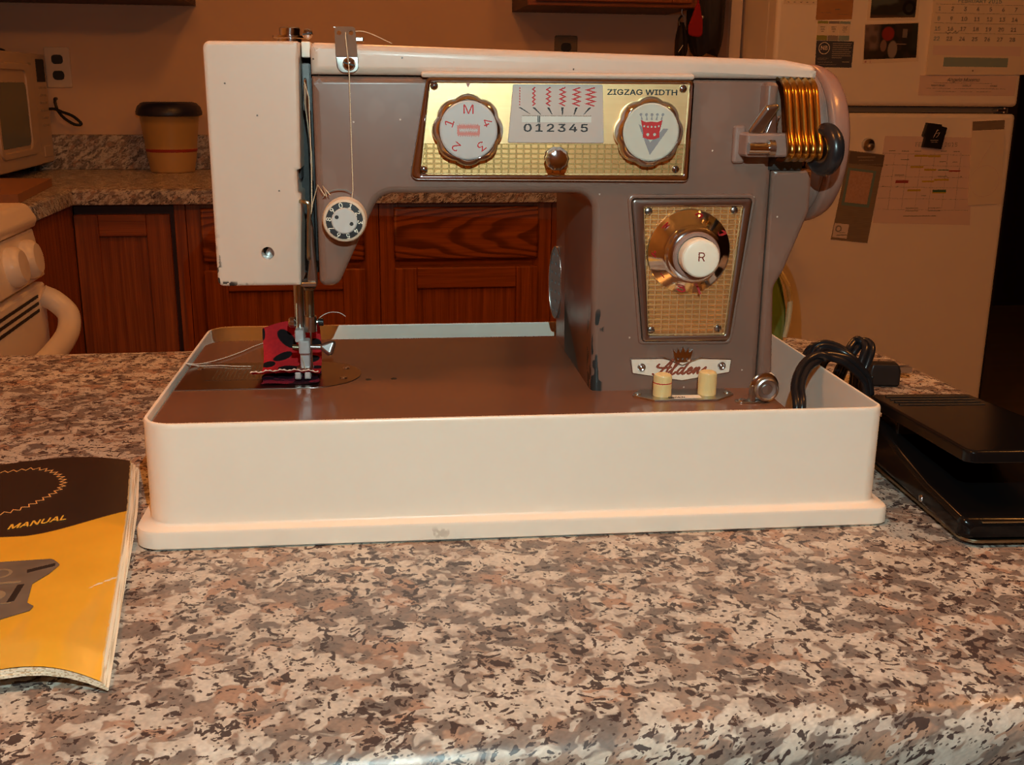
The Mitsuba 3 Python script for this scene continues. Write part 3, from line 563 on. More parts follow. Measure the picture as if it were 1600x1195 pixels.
put('red_pot_holder__hook', tube(spline([(1.089, 2.5205, 1.535), (1.089, 2.513, 1.53), (1.089, 2.508, 1.522), (1.089, 2.506, 1.53)], 5), .002), 'm_steel')
tag('red_pot_holder', 'small red pot holder hanging in front of the black apron', 'pot holder')
# ------------------------------------------------------------------ the plastic tray and the sewing machine (in the machine's own frame: x along the bed, y away from the viewer, z above the counter)
TW, TD, TH_, FL, FH = .4252, .250, .0719, .0062, .0122
def rrect(d, z, n=7):
    """The tray's outline moved inwards by d (outwards where negative)."""
    out = []
    for cx, cy, a0, R in ((TW, 0, -90, .0095), (TW, TD, 0, .0095), (0, TD, 90, .018), (0, 0, 180, .018)):
        r = R - d if d >= 0 else R * .78
        sx, sy = (1 if cx else -1), (1 if cy else -1); x, y = cx - sx * (d + r), cy - sy * (d + r)
        for k in range(n + 1): a = math.radians(a0 + 90 * k / n); out.append((x + r * math.cos(a), y + r * math.sin(a), z))
    return np.array(out)
t_ = [(.0034, .004), (.0027, TH_ - .0008), (.0023, TH_ - .0001), (.0016, TH_), (.0006, TH_ - .0003), (.0001, TH_ - .0012), (0, TH_ - .003), (0, FH + .0022), (-.0006, FH + .0008), (-.0018, FH + .0002),
      (-FL + .0018, FH - .0004), (-FL + .0005, FH - .001), (-FL, FH - .0025), (-FL, .0015), (-FL + .0015, .0002)]
loops = [rrect(d, z) for d, z in t_]
putM('machine_tray', cat(loft(loops[::-1]), cap(loops[0][:, :2], .004, True), cap(loops[-1][:, :2], .0002, False)), 'm_base', 40)
tag('machine_tray', 'shallow cream plastic case bottom with flanged foot holding the sewing machine', 'case')

S = 'sewing_machine'
BZ = .0690
bed = fillet([(.0036, .0045, .0155), (.3700, .0045, .012), (.3700, .2125, .006), (.0036, .2125, .016)], 6)
putM(S + '__bed', top(prism(bed, BZ - .0045, .0012, 2), .0045), 'm_bed', 35)
YF = .058
body = [(.0968, .1366, .004), (.1076, .1362, .007), (.1335, .1903, .012), (.2585, .1903, .0105), (.2608, .060), (.3665, .060), (.3665, .2556, .001), (.0968, .2556, .001)]
colm = [(.2608, .060), (.3665, .060), (.3665, .2550), (.2578, .2550)]
putM(S + '__casting', cat(front(prism(fillet(body, 6), .107, .0045, 4), YF + .107), front(prism(np.array(colm), .10, 0), YF + .147)), 'm_taupe', 35)
endc = [(.3668, .060), (.3775, .060), (.3735, .1330, .01), (.3785, .1415, .006), (.3922, .1785, .004), (.3922, .2556, .001), (.3668, .2556, .001)]
endc = [(.3668, .060), (.3775, .060), (.3735, .1330, .01), (.3785, .1415, .006), (.3922, .1785, .004), (.3922, .2040, .001), (.3668, .2040, .001)]
putM(S + '__end_cover', front(prism(fillet(endc, 4), .1455, .0035, 3), YF + .146), 'm_taupe', 35)
putM(S + '__end_cover', bx(.3668, .3922, YF + .012, .203, .2042, .2556, .003), 'm_taupe', 35)
capp = [(.0966, .2562), (.3900, .2562, .001), (.3895, .2640, .006), (.3700, .2672, .03), (.0966, .2735, .003)]
putM(S + '__top_cover', front(prism(fillet(capp, 6), .150, .0048, 5), YF + .1495), 'm_cream', 35)
putM(S + '__top_cover__lip', front(prism(fillet(rect(.1578, .2552, .3150, .2586, .0016), 4), .0065, .0016, 3), YF + .0015), 'm_cream', 35)
face = [(.0386, .1372, .0035), (.0862, .1372, .0008), (.0886, .1905, .0), (.0868, .1915, 0), (.0868, .2035, 0), (.0887, .2045, 0), (.0905, .2738, .0008), (.0386, .2735, .004)]
hole = circle(.0681, .1563, .00375, 24)
# the face cover: a box with one round hole through its front wall
fp = trimesh.creation.extrude_polygon(Polygon(fillet(face, 5), [hole[::-1]]), .004, engine='earcut')
fo = fillet(face, 5)
fb = prism(fo, .092, .0024, 4)
fbv = fb.vertices[:, 2] < .0919
keep = (fb.vertices[fb.faces][:, :, 2] < .0919).any(1)                      # open the front, then close it with the holed plate
inset = offs(fo, .0024)
plate = trimesh.creation.triangulate_polygon(Polygon(inset, [hole[::-1]]), engine='earcut')
pm = tm(np.column_stack([plate[0], np.full(len(plate[0]), .092)]), plate[1])
tube_h = loft([np.column_stack([hole, np.full(24, .092)]), np.column_stack([hole, np.full(24, .0785)])])
putM(S + '__face_cover', front(cat(tm(fb.vertices, fb.faces[keep]), pm, tube_h), YF + .091), 'm_cream', 35)
putM(S + '__face_cover__inner_screw', mv(front(lathe([(.0030, 0), (.0030, .0010), (0, .0010)], 20), YF + .012), .0688, 0, .1550), 'm_steel')
putM(S + '__face_cover__recess', bx(.0630, .0730, YF + .0125, YF + .0135, .151, .161), 'm_dark', False)
# what stands in the slot between face cover and arm
putM(S + '__slot_plate', bx(.0855, .0985, YF + .030, YF + .034, .140, .268), 'm_dark', False)
putM(S + '__slot_rail', cat(bx(.0862, .0882, YF + .012, YF + .0295, .198, .262), bx(.0950, .0964, YF + .012, YF + .0295, .150, .262)), 'm_black', False)
putM(S + '__slot_guide', bx(.0905, .0955, YF + .014, YF + .017, .236, .2625, .001), 'm_iron', False)
putM(S + '__slot_block', bx(.0910, .0962, YF + .012, YF + .04, .2655, .2742, .0008), 'm_offwhite', False)
putM(S + '__take_up_lever', cat(tube(spline([(.0945, YF + .024, .196), (.0936, YF + .016, .225), (.0930, YF + .006, .2455), (.0932, YF + .003, .2500)]), .0012, 8),
     mv(rot(trimesh.creation.torus(.0019, .0007, major_sections=18, minor_sections=8), 90, [0, 1, 0]), .0932, YF + .003, .2518)), 'm_chrome')
putM(S + '__take_up_crank', cat(*[bx(.0925, .0947, YF + .0200, YF + .0235, z, z + .0045, .0006) for z in (.206, .212, .219)]), 'm_steel', False)
putM(S + '__face_guard', cat(front(prism(fillet([(.0892, .1385, .001), (.0957, .1385, .001), (.0945, .170, .004), (.0930, .1765, .002), (.0905, .1765, .002), (.0910, .150, .006)], 4), .004, .0015), YF + .006), bx(.0862, .0955, YF - .001, YF + .012, .1362, .1392, .001)), 'm_chrome_worn')
putM(S + '__thread_hook', tube(spline([(.0865, YF + .002, .1856), (.0895, YF - .002, .1862), (.0925, YF - .003, .1852), (.0928, YF - .002, .181), (.0922, YF - .0015, .172), (.0914, YF - .0005, .1555), (.0912, YF + .004, .152)], 6), .0012, 8), 'm_brassy')
putM(S + '__pressure_knob', mv(lathe([(.0095, 0), (.0095, .004), (.0070, .0045), (.0070, .0065), (.0102, .0070), (.0102, .0082), (.0062, .0086), (.0062, .0125), (.0055, .0132), (0, .0133)], 36), .0815, .112, .2705), 'm_chrome')
screw(S + '__top_screw', .0935, YF + .030, .2790, .0030, 10)
g = [(.0113, .2568, .004), (.0005, .2568, .004), (.0000, .2645), (.0115, .2645)]
pl = [((.1120, .2580), (.1233, .2580), YF - .0020), ((.1117, .2655), (.1230, .2655), YF - .0020), ((.1100, .2760), (.1213, .2760), YF + .0035), ((.1092, .2832), (.1205, .2832), YF + .0075)]
v = [];
lo = fillet([(.1113, .2572, .0045), (.1236, .2572, .0045), (.1229, .2660), (.1108, .2660)], 5)
up = fillet([(.0001, 0), (.0121, 0), (.0111, .0172, .002), (-.0004, .0172, .002)], 4)
upm = trimesh.creation.extrude_polygon(Polygon(up, [circle(.0022, .0135, .0013, 14)[::-1], circle(.0088, .0135, .0013, 14)[::-1]]), .0010, engine='earcut')
upm = mv(rot(front(upm, 0), -20, [1, 0, 0]), .1107, YF - .0012, .2656)
putM(S + '__thread_guide', cat(front(prism(lo, .0013, .0004, 2), YF - .0002), upm, bx(.1094, .1206, YF + .0045, YF + .013, .2812, .2822, .0004), bx(.1195, .1262, YF + .006, YF + .020, .2742, .2768, .0006)), 'm_chrome_worn')
screw(S + '__thread_guide__screw', .1180, YF - .0015, .2620, .0036, -15)
# tension dial
def face_lathe(key, x, y, z, prof, m, n=44, scal=None, smooth=32): return putM(key, mv(front(lathe(prof, n, scal), 0), x, y, z), m, smooth)
tx, tz = .1132, .1765
face_lathe(S + '__tension_dial', tx, YF, tz, [(.0095, 0), (.0095, .0022), (.0126, .0026), (.0126, .0105), (.0118, .0128), (.0105, .0134), (.0105, .0128), (0, .0128)], 'm_tension_rim')
face_lathe(S + '__tension_dial__number_ring', tx, YF - .0127, tz, [(.0104, 0), (.0104, .0007), (.0072, .0009), (0, .0009)], 'm_ink')
face_lathe(S + '__tension_dial__centre', tx, YF - .0134, tz, [(.0073, 0), (.0073, .0012), (.0067, .0018), (0, .0018)], 'm_tension_plate')
for dx, dz in ((-.0042, .0022), (.0040, -.0016)): face_lathe(S + '__tension_dial__hole', tx + dx, YF - .0151, tz + dz, [(.0011, 0), (.0011, .0003), (0, .0003)], 'm_dark', 14)
put_d = [mv(front(spin(mv(text(str(d), .0028, .0002, True), 0, .00745), 12 - 36 * d), YF - .01365), tx, 0, tz) for d in range(10)]
putM(S + '__tension_dial__digits', cat(put_d), 'm_offwhite', False)
putM(S + '__tension_dial__check_spring', tube(spline([(.1008, YF - .004, .1885), (.1060, YF - .005, .1925), (.1130, YF - .005, .1932), (.1185, YF - .005, .1905)], 6), .0004, 6), 'm_iron')

# ---- upper control panel
Pn, HF = S + '__control_panel', .0052
o_ = [(.1506, .1984, .004), (.3146, .1971, .003), (.3152, .2553, .003), (.1609, .2556, .003)]
i_ = [(.1569, .2019, .0012), (.3110, .2014, .0012), (.3125, .2533, .0012), (.1629, .2527, .0012)]
putM(Pn + '__frame', front(ring(fillet(o_, 4), fillet(i_, 4), HF, .0014), YF + .0005), 'm_chrome')
zt = .2190
xl = lambda z: .1569 + (z - .2019) * (.0060 / .0508); xr = lambda z: .3110 + (z - .2014) * (.0015 / .0519)
putM(Pn + '__gold_plate', front(prism([(xl(.2010), .2010), (.3112, .2010), (.3127, .2538), (.1631, .2533)], .0016), YF + .0002), 'm_gold', False)
def tiles(region, x0, x1, z0, z1, pw, ph, gap, h, inset):
    out = []; R = Polygon(region)
    z = z0
    while z < z1:
        x = x0
        while x < x1:
            q = sbox(x + gap / 2, z + gap / 2, x + pw - gap / 2, z + ph - gap / 2).intersection(R)
            if q.geom_type == 'Polygon' and q.area > .12 * pw * ph:
                P = np.array(q.exterior.coords)[:-1]; P = P if q.exterior.is_ccw else P[::-1]
                try:
                    I = offs(P, inset)
                    if Polygon(I).is_valid and Polygon(I).area > 0: out.append(cat(loft([np.column_stack([P, np.zeros(len(P))]), np.column_stack([I, np.full(len(P), h)])]), cap(I, h, True)))
                except Exception: pass
            x += pw
        z += ph
    return cat(out)
reg = [(xl(.2022) + .0006, .2022), (.3104, .2022), (.3112, zt), (xl(zt) + .0006, zt)]
putM(Pn + '__embossed_grid', front(tiles(reg, .1560, .3130, .2018, zt, .00432, .00286, .0007, .0006, .0002), YF - .0014), 'm_gold_tile', False)
putM(Pn + '__groove_strip', front(prism([(xl(.2022) + .0004, .2021), (.3105, .2021), (.3113, zt), (xl(zt) + .0004, zt)], .0002), YF - .0013), 'm_groove', False)
labels[Pn + '__embossed_grid'] = {'label': 'small embossed gold squares along the lower half', 'kind': 'stuff'}
YP = YF - .0014
for (x, z), a in zip([(.1652, .2507), (.3090, .2503), (.1588, .2042), (.3068, .2046)], (20, 50, -10, 80)): screw(Pn + '__screw', x, YP - .0004, z, .0022, a)
Wd = Pn + '__stitch_display'
putM(Wd, front(prism(fillet([(.2072, .2195, .0008), (.2633, .2194, .0008), (.2616, .2522, .0008), (.2100, .2520, .0008)], 3), .0014, .0004, 2), YP), 'm_display')
YD = YP - .0014
zz = []
for i, x in enumerate((.2138, .2219, .2303, .2385, .2466, .2548)):
    if i == 0:
        for k in range(7): zz.append(front(prism(rect(x - .00025, .2404 + .0015 * k, x + .00025, .2414 + .0015 * k), .0002), YD))
    else:
        n = (0, 9, 8, 8, 8, 8)[i]; w = (0, .0007, .0011, .0015, .0019, .0023)[i]
        zz.append(front(line([(x + w * (-1) ** k, .2505 - .0102 * k / n) for k in range(n + 1)], .0007, .0002), YD))
putM(Wd + '__stitch_print', cat(zz), 'm_red', False)
putM(Wd + '__pointer_line', cat([front(ext(Polygon([(a - .0007, b), (a + .0007, b), (c + .0002, d), (c - .0002, d)]), .0002), YD) for a, b, c, d in ((.2138, .2393, .2200, .2356), (.2219, .2393, .2260, .2354), (.2303, .2393, .2326, .2354), (.2385, .2394, .2386, .2352), (.2467, .2394, .2453, .2354), (.2546, .2394, .2510, .2356))]), 'm_ink', False)
putM(Wd + '__slot', front(prism(fillet(rect(.2152, .2311, .2555, .2346)), .0003), YD), 'm_slot', False)
putM(Wd + '__slot_shadow', front(prism(rect(.2152, .2344, .2555, .2349), .0003), YD), 'm_greyc', False)
putM(Wd + '__pointer', cat(front(prism(rect(.2242, .2311, .2247, .2346), .0006), YD), front(prism(rect(.2250, .2311, .2256, .2346), .0006), YD)), 'm_ink', False)
putM(Wd + '__digits', cat([mv(front(text(str(d),   .0042, .0002, True, 1.45), YD), .2186 + .0066 * d, 0, .2259) for d in range(6)]), 'm_ink', False)
putM(Pn + '__lettering', mv(front(fit(text('ZIGZAG WIDTH', .0030, .0002, True, 1.4), .0412, .0032), YF - .0014), .2852, 0, .2466), 'm_ink', False)
putM(Pn + '__index_mark', front(ext(Polygon([(.1832, .2523), (.1856, .2523), (.1844, .2497)]), .0003), YF - .0014), 'm_red_dim', False)
def knob(key, x, z, m_face):
    face_lathe(key, x, YP, z, [(.0150, 0), (.0150, .0015), (.0196, .0022), (.0202, .0040), (.0200, .0075), (.0188, .0102), (.0172, .0116), (.0166, .0117), (.0163, .0110), (0, .0110)], 'm_chrome', 128, (.085, 8, .0168), 40)
    face_lathe(key + '__face', x, YP - .0108, z, [(.0163, 0), (.0163, .0008), (.0155, .0013), (0, .0013)], m_face)
    return YP - .0121
kx, kz = .1838, .2268
yk = knob(Pn + '__stitch_knob', kx, kz, 'm_dial_face')
gl = [mv(front(spin(mv(text(c, .0050, .0002, False, 1.15), 0, .0090), -a), yk), kx, 0, kz) for c, a in (('M', 0), ('4', 68), ('3', 140), ('2', 218), ('1', 290))]
putM(Pn + '__stitch_knob__lettering', cat(gl), 'm_red', False)
bh = [front(line([(kx - .0062 + .0124 * k / 24, kz + s * .0019 + .0007 * (-1) ** k) for k in range(25)], .0008, .0002), yk) for s in (-1, 1)] + [front(line([(kx + s * .0058, kz - .0019), (kx + s * .0058, kz + .0019)], .0012, .0002), yk) for s in (-1, 1)]
putM(Pn + '__stitch_knob__buttonhole_print', cat(bh), 'm_red_dim', False)
kx, kz = .2885, .2262
yk = knob(Pn + '__width_knob', kx, kz, 'm_dial_face2')
vee = Polygon([(-.0080, .0040), (-.0042, .0040), (0, -.0072), (.0072, .0012), (.0092, .0020), (0, -.0126)]).difference(Polygon([(-.0046, .0010), (.0044, .0010), (.0006, -.0046)]))
vee = Polygon([(-.0075, .0045), (-.0052, .0030), (-.0005, -.0058), (.0070, .0020), (.0100, .0020), (-.0003, -.0128)])
putM(Pn + '__width_knob__vee_emblem', mv(front(ext(vee, .0002), yk), kx, 0, kz), 'm_grey_vee', False)
crown = Polygon([(-.0056, .0044), (-.0042, -.0020), (-.0043, -.0046), (-.0016, -.0056), (.0016, -.0056), (.0043, -.0046), (.0042, -.0020), (.0056, .0044), (.0030, .0032), (.0, .0036), (-.0030, .0032)])
win = [Point(x, z).buffer(.00055, 6) for x, z in ((-.0038, .0012), (-.0019, .0009), (0, .0009), (.0019, .0009), (.0038, .0012))] + [Point(x, -.0031).buffer(.0008, 6) for x in (-.0018, .0018)]
for w in win: crown = crown.difference(w)
putM(Pn + '__width_knob__crown_emblem', mv(front(ext(affinity.scale(crown, 1.12, 1.08, origin=(0, 0)), .0003), yk - .0002), kx, 0, kz + .0021), 'm_red', False)
putM(Pn + '__width_knob__crown_points', cat([mv(front(ext(Polygon([(x - .0006, .0038), (x + .0006, .0038), (x * 1.12, .0066)]).union(Point(x * 1.14, .0068).buffer(.0008, 6)), .0002), yk), kx, 0, kz + .0030) for x in (-.0056, -.0028, 0, .0028, .0056)]), 'm_grey_vee', False)
face_lathe(Pn + '__reverse_lever', .2340, YP, .2114, [(.0056, 0), (.0056, .0010), (.0030, .0018), (.0030, .0100), (.0062, .0105), (.0068, .0130), (.0066, .0165), (.0050, .0190), (.0030, .0195), (0, .0196)], 'm_chrome', 60, (.08, 10, .0045))

# ---- lower panel with the stitch length dial
Pl = S + '__length_panel'
o2 = [(.2914, .1008, .0018), (.3458, .1002, .0035), (.3548, .1872, .0022), (.2813, .1872, .0022)]
i2 = [(.2945, .1046, .0012), (.3428, .1042, .0012), (.3490, .1828, .0012), (.2885, .1828, .0012)]
putM(Pl + '__surround', front(ring(fillet([(.2892, .0985, .003), (.3480, .0978, .004), (.3578, .1900, .004), (.2786, .1900, .004)], 4), fillet([(.2912, .1006, .0018), (.3460, .1000, .0035), (.3550, .1874, .0022), (.2811, .1874, .0022)], 4), .0022, .0010), YF + .0004), 'm_taupe')
putM(Pl + '__frame', front(ring(fillet(o2, 4), fillet(i2, 4), .0042, .0012), YF + .0003), 'm_chrome_worn')
putM(Pl + '__gold_plate', front(prism([(.2942, .1042), (.3430, .1038), (.3492, .1832), (.2883, .1832)], .0014), YF + .0002), 'm_gold', False)
reg = [(.2950, .1052), (.3424, .1048), (.3484, .1822), (.2891, .1822)]
putM(Pl + '__embossed_grid', front(tiles(reg, .2890 - .0047 * .1, .35, .1048, .1825, .00475, .00305, .0004, .0008, .0007), YF - .0011), 'm_gold_tile', False)
labels[Pl + '__embossed_grid'] = {'label': 'small pillow shaped gold tiles over the whole plate', 'kind': 'stuff'}
for (x, z), a in zip([(.2917, .1800), (.3440, .1804), (.2963, .1078), (.3384, .1082)], (30, 60, 0, 100)): screw(Pl + '__screw', x, YF - .0015, z, .0023, a, 'm_chrome_worn')
dx, dz = .3172, .1558
face_lathe(Pl + '__length_dial', dx, YF - .0011, dz, [(.0250, 0), (.0256, .0012), (.0252, .0024), (.0180, .0078), (.0166, .0085), (.0166, .0170), (.0150, .0182), (.0130, .0184), (.0125, .0165), (0, .0165)], 'm_chrome', 72)
face_lathe(Pl + '__length_dial__collar', dx, YF - .0178, dz, [(.0142, 0), (.0142, .0025), (.0136, .0032), (.0118, .0034), (.0116, .0), (0, 0)], 'm_hub')
face_lathe(Pl + '__length_dial__button', dx, YF - .0180, dz, [(.0112, 0), (.0112, .0110), (.0104, .0122), (.0085, .0128), (0, .0130)], 'm_white')
putM(Pl + '__length_dial__button__lettering', mv(front(text('R', .0052, .0003, False, 1.05), YF - .0309), dx, 0, dz - .0026 + .0012), 'm_script', False)
def on_cone(c, a, h=.0058, sx=1.3):
    m = mv(text(c, h, .0003, True, sx), 0, -h / 2); m = mv(rot(m, 36, [1, 0, 0]), 0, .0216, .0054); m = rot(m, a, [0, 0, 1]); return mv(front(m, YF - .0011), dx, 0, dz)
putM(Pl + '__length_dial__lettering', cat(on_cone('S', 168), on_cone('4', 92), on_cone('3', 45), on_cone('2', -10), on_cone('1', -60), on_cone('-', 130), on_cone('|', 195)), 'm_red', False)

# ---- maker's badge, feed buttons, latch
Bd = S + '__badge'
bp = fillet([(.2858, .0800, .0006), (.3176, .0746, .0004), (.3480, .0795, .0006), (.3488, .0882, .0008), (.3290, .0892, .0005), (.3176, .0870, .0004), (.3050, .0896, .0005), (.2842, .0896, .0008)], 2)
putM(Bd, front(prism(bp, .0014, .0004, 2), YF + .0002), 'm_chrome_worn')
putM(Bd + '__enamel', front(prism(offs(bp, .0006), .0004), YF - .0011), 'm_offwhite', False)
for x in (.2915, .3424): face_lathe(Bd + '__rivet', x, YF - .0013, .0840, [(.0026, 0), (.0026, .0007), (.0019, .0009), (.0012, .0006), (0, .0012)], 'm_chrome_worn', 20)
for s in (1,):
    cr = Polygon([(-.0046, -.0030), (.0046, -.0030), (.0064, .0034), (.0040, .0014), (.0032, .0040), (.0016, .0016), (0, .0046), (-.0016, .0016), (-.0032, .0040), (-.0040, .0014), (-.0064, .0034)])
    for x in (-.0028, 0, .0028): cr = cr.difference(Point(x, -.0014).buffer(.0007, 6))
putM(Bd + '__crown', mv(front(ext(affinity.scale(cr, 1.0, 1.25, origin=(0, 0)), .0022), YF + .0003), .3172, 0, .0908), 'm_chrome')
putM(Bd + '__chevron', front(line([(.3050, .0902), (.3172, .0848), (.3296, .0898)], .0007, .0008), YF - .0012), 'm_chrome_worn', False)
st = [[(-.0215, -.0022), (-.0200, -.0030), (-.0180, -.0020), (-.0150, .0020), (-.0128, .0050), (-.0122, .0050), (-.0130, .0015), (-.0138, -.0022), (-.0126, -.0026)], [(-.0196, .0030), (-.0205, .0018), (-.0190, .0012), (-.0160, .0010), (-.0118, .0012)],
      [(-.0122, -.0014), (-.0098, .0010), (-.0078, .0044), (-.0084, .0050), (-.0096, .0030), (-.0106, -.0018), (-.0096, -.0026), (-.0080, -.0014)],
      [(-.0038, .0006), (-.0056, .0008), (-.0070, -.0010), (-.0064, -.0024), (-.0048, -.0016), (-.0036, .0004), (-.0014, .0048), (-.0034, .0006), (-.0040, -.0020), (-.0030, -.0024), (-.0016, -.0012)],
      [(-.0014, -.0012), (.0004, -.0006), (.0012, .0004), (.0004, .0010), (-.0008, .0000), (-.0008, -.0018), (.0004, -.0024), (.0022, -.0010)],
      [(.0022, -.0010), (.0036, .0008), (.0030, -.0022), (.0048, .0006), (.0056, .0006), (.0052, -.0018), (.0060, -.0022), (.0074, -.0010)],
      [(.0074, -.0010), (.0094, .0010), (.0090, -.0004), (.0098, -.0016), (.0090, -.0024), (.0078, -.0020)]]
sc = [spline([(x + z * .35, z) for x, z in s], 5) for s in st]
putM(Bd + '__script', mv(front(ext(__import__('shapely').union_all([LineString(q * [1.05, 1.18]).buffer(.00062, 4) for q in sc]), .0003), YF - .0015), .3222, 0, .0822), 'm_script', False)
Fp = S + '__feed_plate'
fpp = fillet([(.2830, .0440, .003), (.2945, .0318), (.3330, .0300), (.3470, .0420, .003), (.3440, .0540), (.2905, .0560)], 3)
putM(Fp, top(prism(fpp, .0014, .0005, 2), BZ - .0002), 'm_chrome_worn')
putM(Fp + '__label', bx(.307, .324, .0335, .0400, BZ + .0011, BZ + .0014), 'm_offwhite', False)
putM(Fp + '__lettering', top(spin(text('DOWN', .0018, .0002, True, 1.3), 0, .309, .0345), BZ + .0014), 'm_ink', False)
for x, y in ((.2870, .0450), (.3430, .0440)): putM(Fp + '__screw', mv(lathe([(.0024, 0), (.0022, .0007), (0, .0012)], 18), x, y, BZ + .0012), 'm_chrome_worn')
for i, (x, y, h) in enumerate(((.3015, .0420, .0135), (.3296, .0425, .0145))):
    k = putM(Fp + '__button', mv(lathe([(.0056, 0), (.0056, h - .0018), (.0050, h - .0006), (.0038, h), (.0030, h - .0002), (0, h - .0005)], 32), x, y, BZ + .0012), 'm_bone')
    if i == 0: putM(k + '__red_line', mv(lathe([(.00550, 0), (.0057, .0001), (.0057, .0006), (.00550, .0007)], 32), x, y, BZ + .0090), 'm_red')
Bw = S + '__bobbin_tension'
putM(Bw + '__foot', top(prism(fillet([(.3430, .0235, .0035), (.3600, .0235), (.3600, .0310), (.3430, .0310, .0035)], 5), .0012, .0004), BZ - .0002), 'm_chrome_worn')
putM(Bw + '__foot_screw', mv(lathe([(.0023, 0), (.0021, .0007), (.001, .0012), (0, .0012)], 16), .3470, .0272, BZ + .0009), 'm_chrome')
putM(Bw + '__stand', bx(.3515, .3545, .0245, .0295, BZ, BZ + .0105, .0006), 'm_chrome_worn', False)
face_lathe(Bw + '__back_disc', .3602, .0280, BZ + .0090, [(.0080, 0), (.0090, .0008), (.0088, .0016), (.0070, .0026), (0, .0026)], 'm_chrome')
face_lathe(Bw + '__front_disc', .3606, .0250, BZ + .0086, [(.0070, 0), (.0076, .0012), (.0070, .0028), (.0060, .0034), (.0054, .0022), (.0034, .0018), (.0030, .0026), (0, .0028)], 'm_steel')
putM(S + '__white_clip', cat(mv(front(prism(fillet([(-.0030, 0, .001), (.0050, -.0010, .001), (.0055, .0085), (.0030, .0135), (-.0030, .0115)], 2), .006, .0008), .040), .3655, 0, BZ + .0012), bx(.3630, .3690, .0335, .0395, BZ - .0003, BZ + .003, .0006)), 'm_offwhite')

# ---- needle plate, needle and presser bars, foot
Np = S + '__needle_plate'
np_ = np.array([(.0052, .0775), (.0850, .0775)] + [(.0850 + .0330 * math.sin(math.radians(a)), .1105 - .0330 * math.cos(math.radians(a))) for a in range(8, 180, 8)] + [(.0850, .1435), (.0052, .1435)])
putM(Np, top(prism(np_, .0009, .0003, 2), BZ - .0003), 'm_plate', 30)
putM(Np + '__slide_seam', cat(bx(.0790, .0794, .079, .142, BZ + .0005, BZ + .0007), bx(.020, .0790, .0985, .0988, BZ + .0005, BZ + .0007)), 'm_dark', False)
kn = [bx(.024 + .0026 * i, .0249 + .0026 * i, .102 + .0030 * j, .1030 + .0030 * j, BZ + .0004, BZ + .0008) for i in range(18) for j in range(12)]
putM(Np + '__knurling', cat(kn), 'm_brassy', False)
labels[Np + '__knurling'] = {'label': 'rows of tiny raised dots', 'kind': 'stuff'}
for x, y in ((.0125, .1290), (.1070, .0985), (.1075, .1240)): putM(Np + '__screw', mv(lathe([(.0024, 0), (.0022, .0007), (.001, .0010), (0, .0010)], 16), x, y, BZ + .0005), 'm_chrome')
putM(S + '__bed_dimple', cat(*[mv(lathe([(.0022, 0), (.0016, .0004), (0, .0005)], 14), x, y, BZ - .0001) for x, y in ((.123, .096), (.139, .0965))]), 'm_dark')
yb = .112
putM(S + '__presser_bar', rod((.0800, yb, .098), (.0800, yb, .150), .0033, 20), 'm_chrome_worn')
putM(S + '__needle_bar', cat(rod((.0868, yb - .004, .1040), (.0868, yb - .004, .160), .0028, 18), bx(.0835, .0905, yb - .008, yb, .1255, .1365, .001)), 'm_brassy')
putM(S + '__needle_bar_collar', bx(.0838, .0915, yb - .0085, yb + .001, .1268, .1400, .0012), 'm_black', 30)
putM(S + '__presser_bar__clamp_screw', mv(lathe([(.0020, 0), (.0034, .001), (.0034, .0035), (.0026, .0046), (0, .0048)], 20), 0, 0, 0).apply_transform(trimesh.transformations.rotation_matrix(-math.pi / 2, [0, 1, 0])).apply_translation([.0775, yb - .002, .1040]), 'm_chrome')
putM(S + '__needle_clamp', cat(rod((.0868, yb - .004, .0985), (.0868, yb - .004, .1085), .0040, 18), rod((.0865, yb - .004, .1045), (.0925, yb - .004, .1045), .0014, 10)), 'm_chrome_worn')
putM(S + '__needle_clamp__screw', rod((.0918, yb - .004, .1045), (.0950, yb - .004, .1045), .0026, 14), 'm_black')
putM(S + '__needle', rod((.0868, yb - .004, .0690), (.0868, yb - .004, .0990), .0006, 8), 'm_chrome')
putM(S + '__presser_shank', cat(bx(.0796, .0868, yb - .016, yb - .006, .0860, .0950, .0014), bx(.0800, .0862, yb - .012, yb - .004, .0755, .0870, .001), bx(.0772, .0830, yb - .012, yb + .004, .0930, .1010, .001)), 'm_satin')
putM(S + '__presser_shank__thumb_screw', cat(rod((.0865, yb - .010, .0895), (.0935, yb - .010, .0895), .0017, 12), hull(trimesh.creation.uv_sphere(.0022).vertices + [.0945, yb - .010, .0895], trimesh.creation.uv_sphere(.0026).vertices + [.0985, yb - .011, .0865], trimesh.creation.uv_sphere(.0022).vertices + [.1005, yb - .010, .0915])), 'm_steel')
putM(S + '__presser_shank__side_nut', rod((.0755, yb - .010, .0895), (.0798, yb - .010, .0895), .0019, 12), 'm_brassy')
for x0, x1 in ((.0772, .0812), (.0832, .0872)): putM(S + '__presser_foot', cat(bx(x0, x1, yb - .023, yb + .006, .0718, .0736, .0006), hull(*[trimesh.creation.uv_sphere(.0010, count=[6, 8]).vertices + [x, yb - .0225, z] for x in (x0 + .001, x1 - .001) for z in (.0730, .0755)])), 'm_satin')
putM(S + '__presser_foot__hinge', bx(.0776, .0868, yb - .014, yb - .006, .0732, .0770, .0008), 'm_chrome_worn')

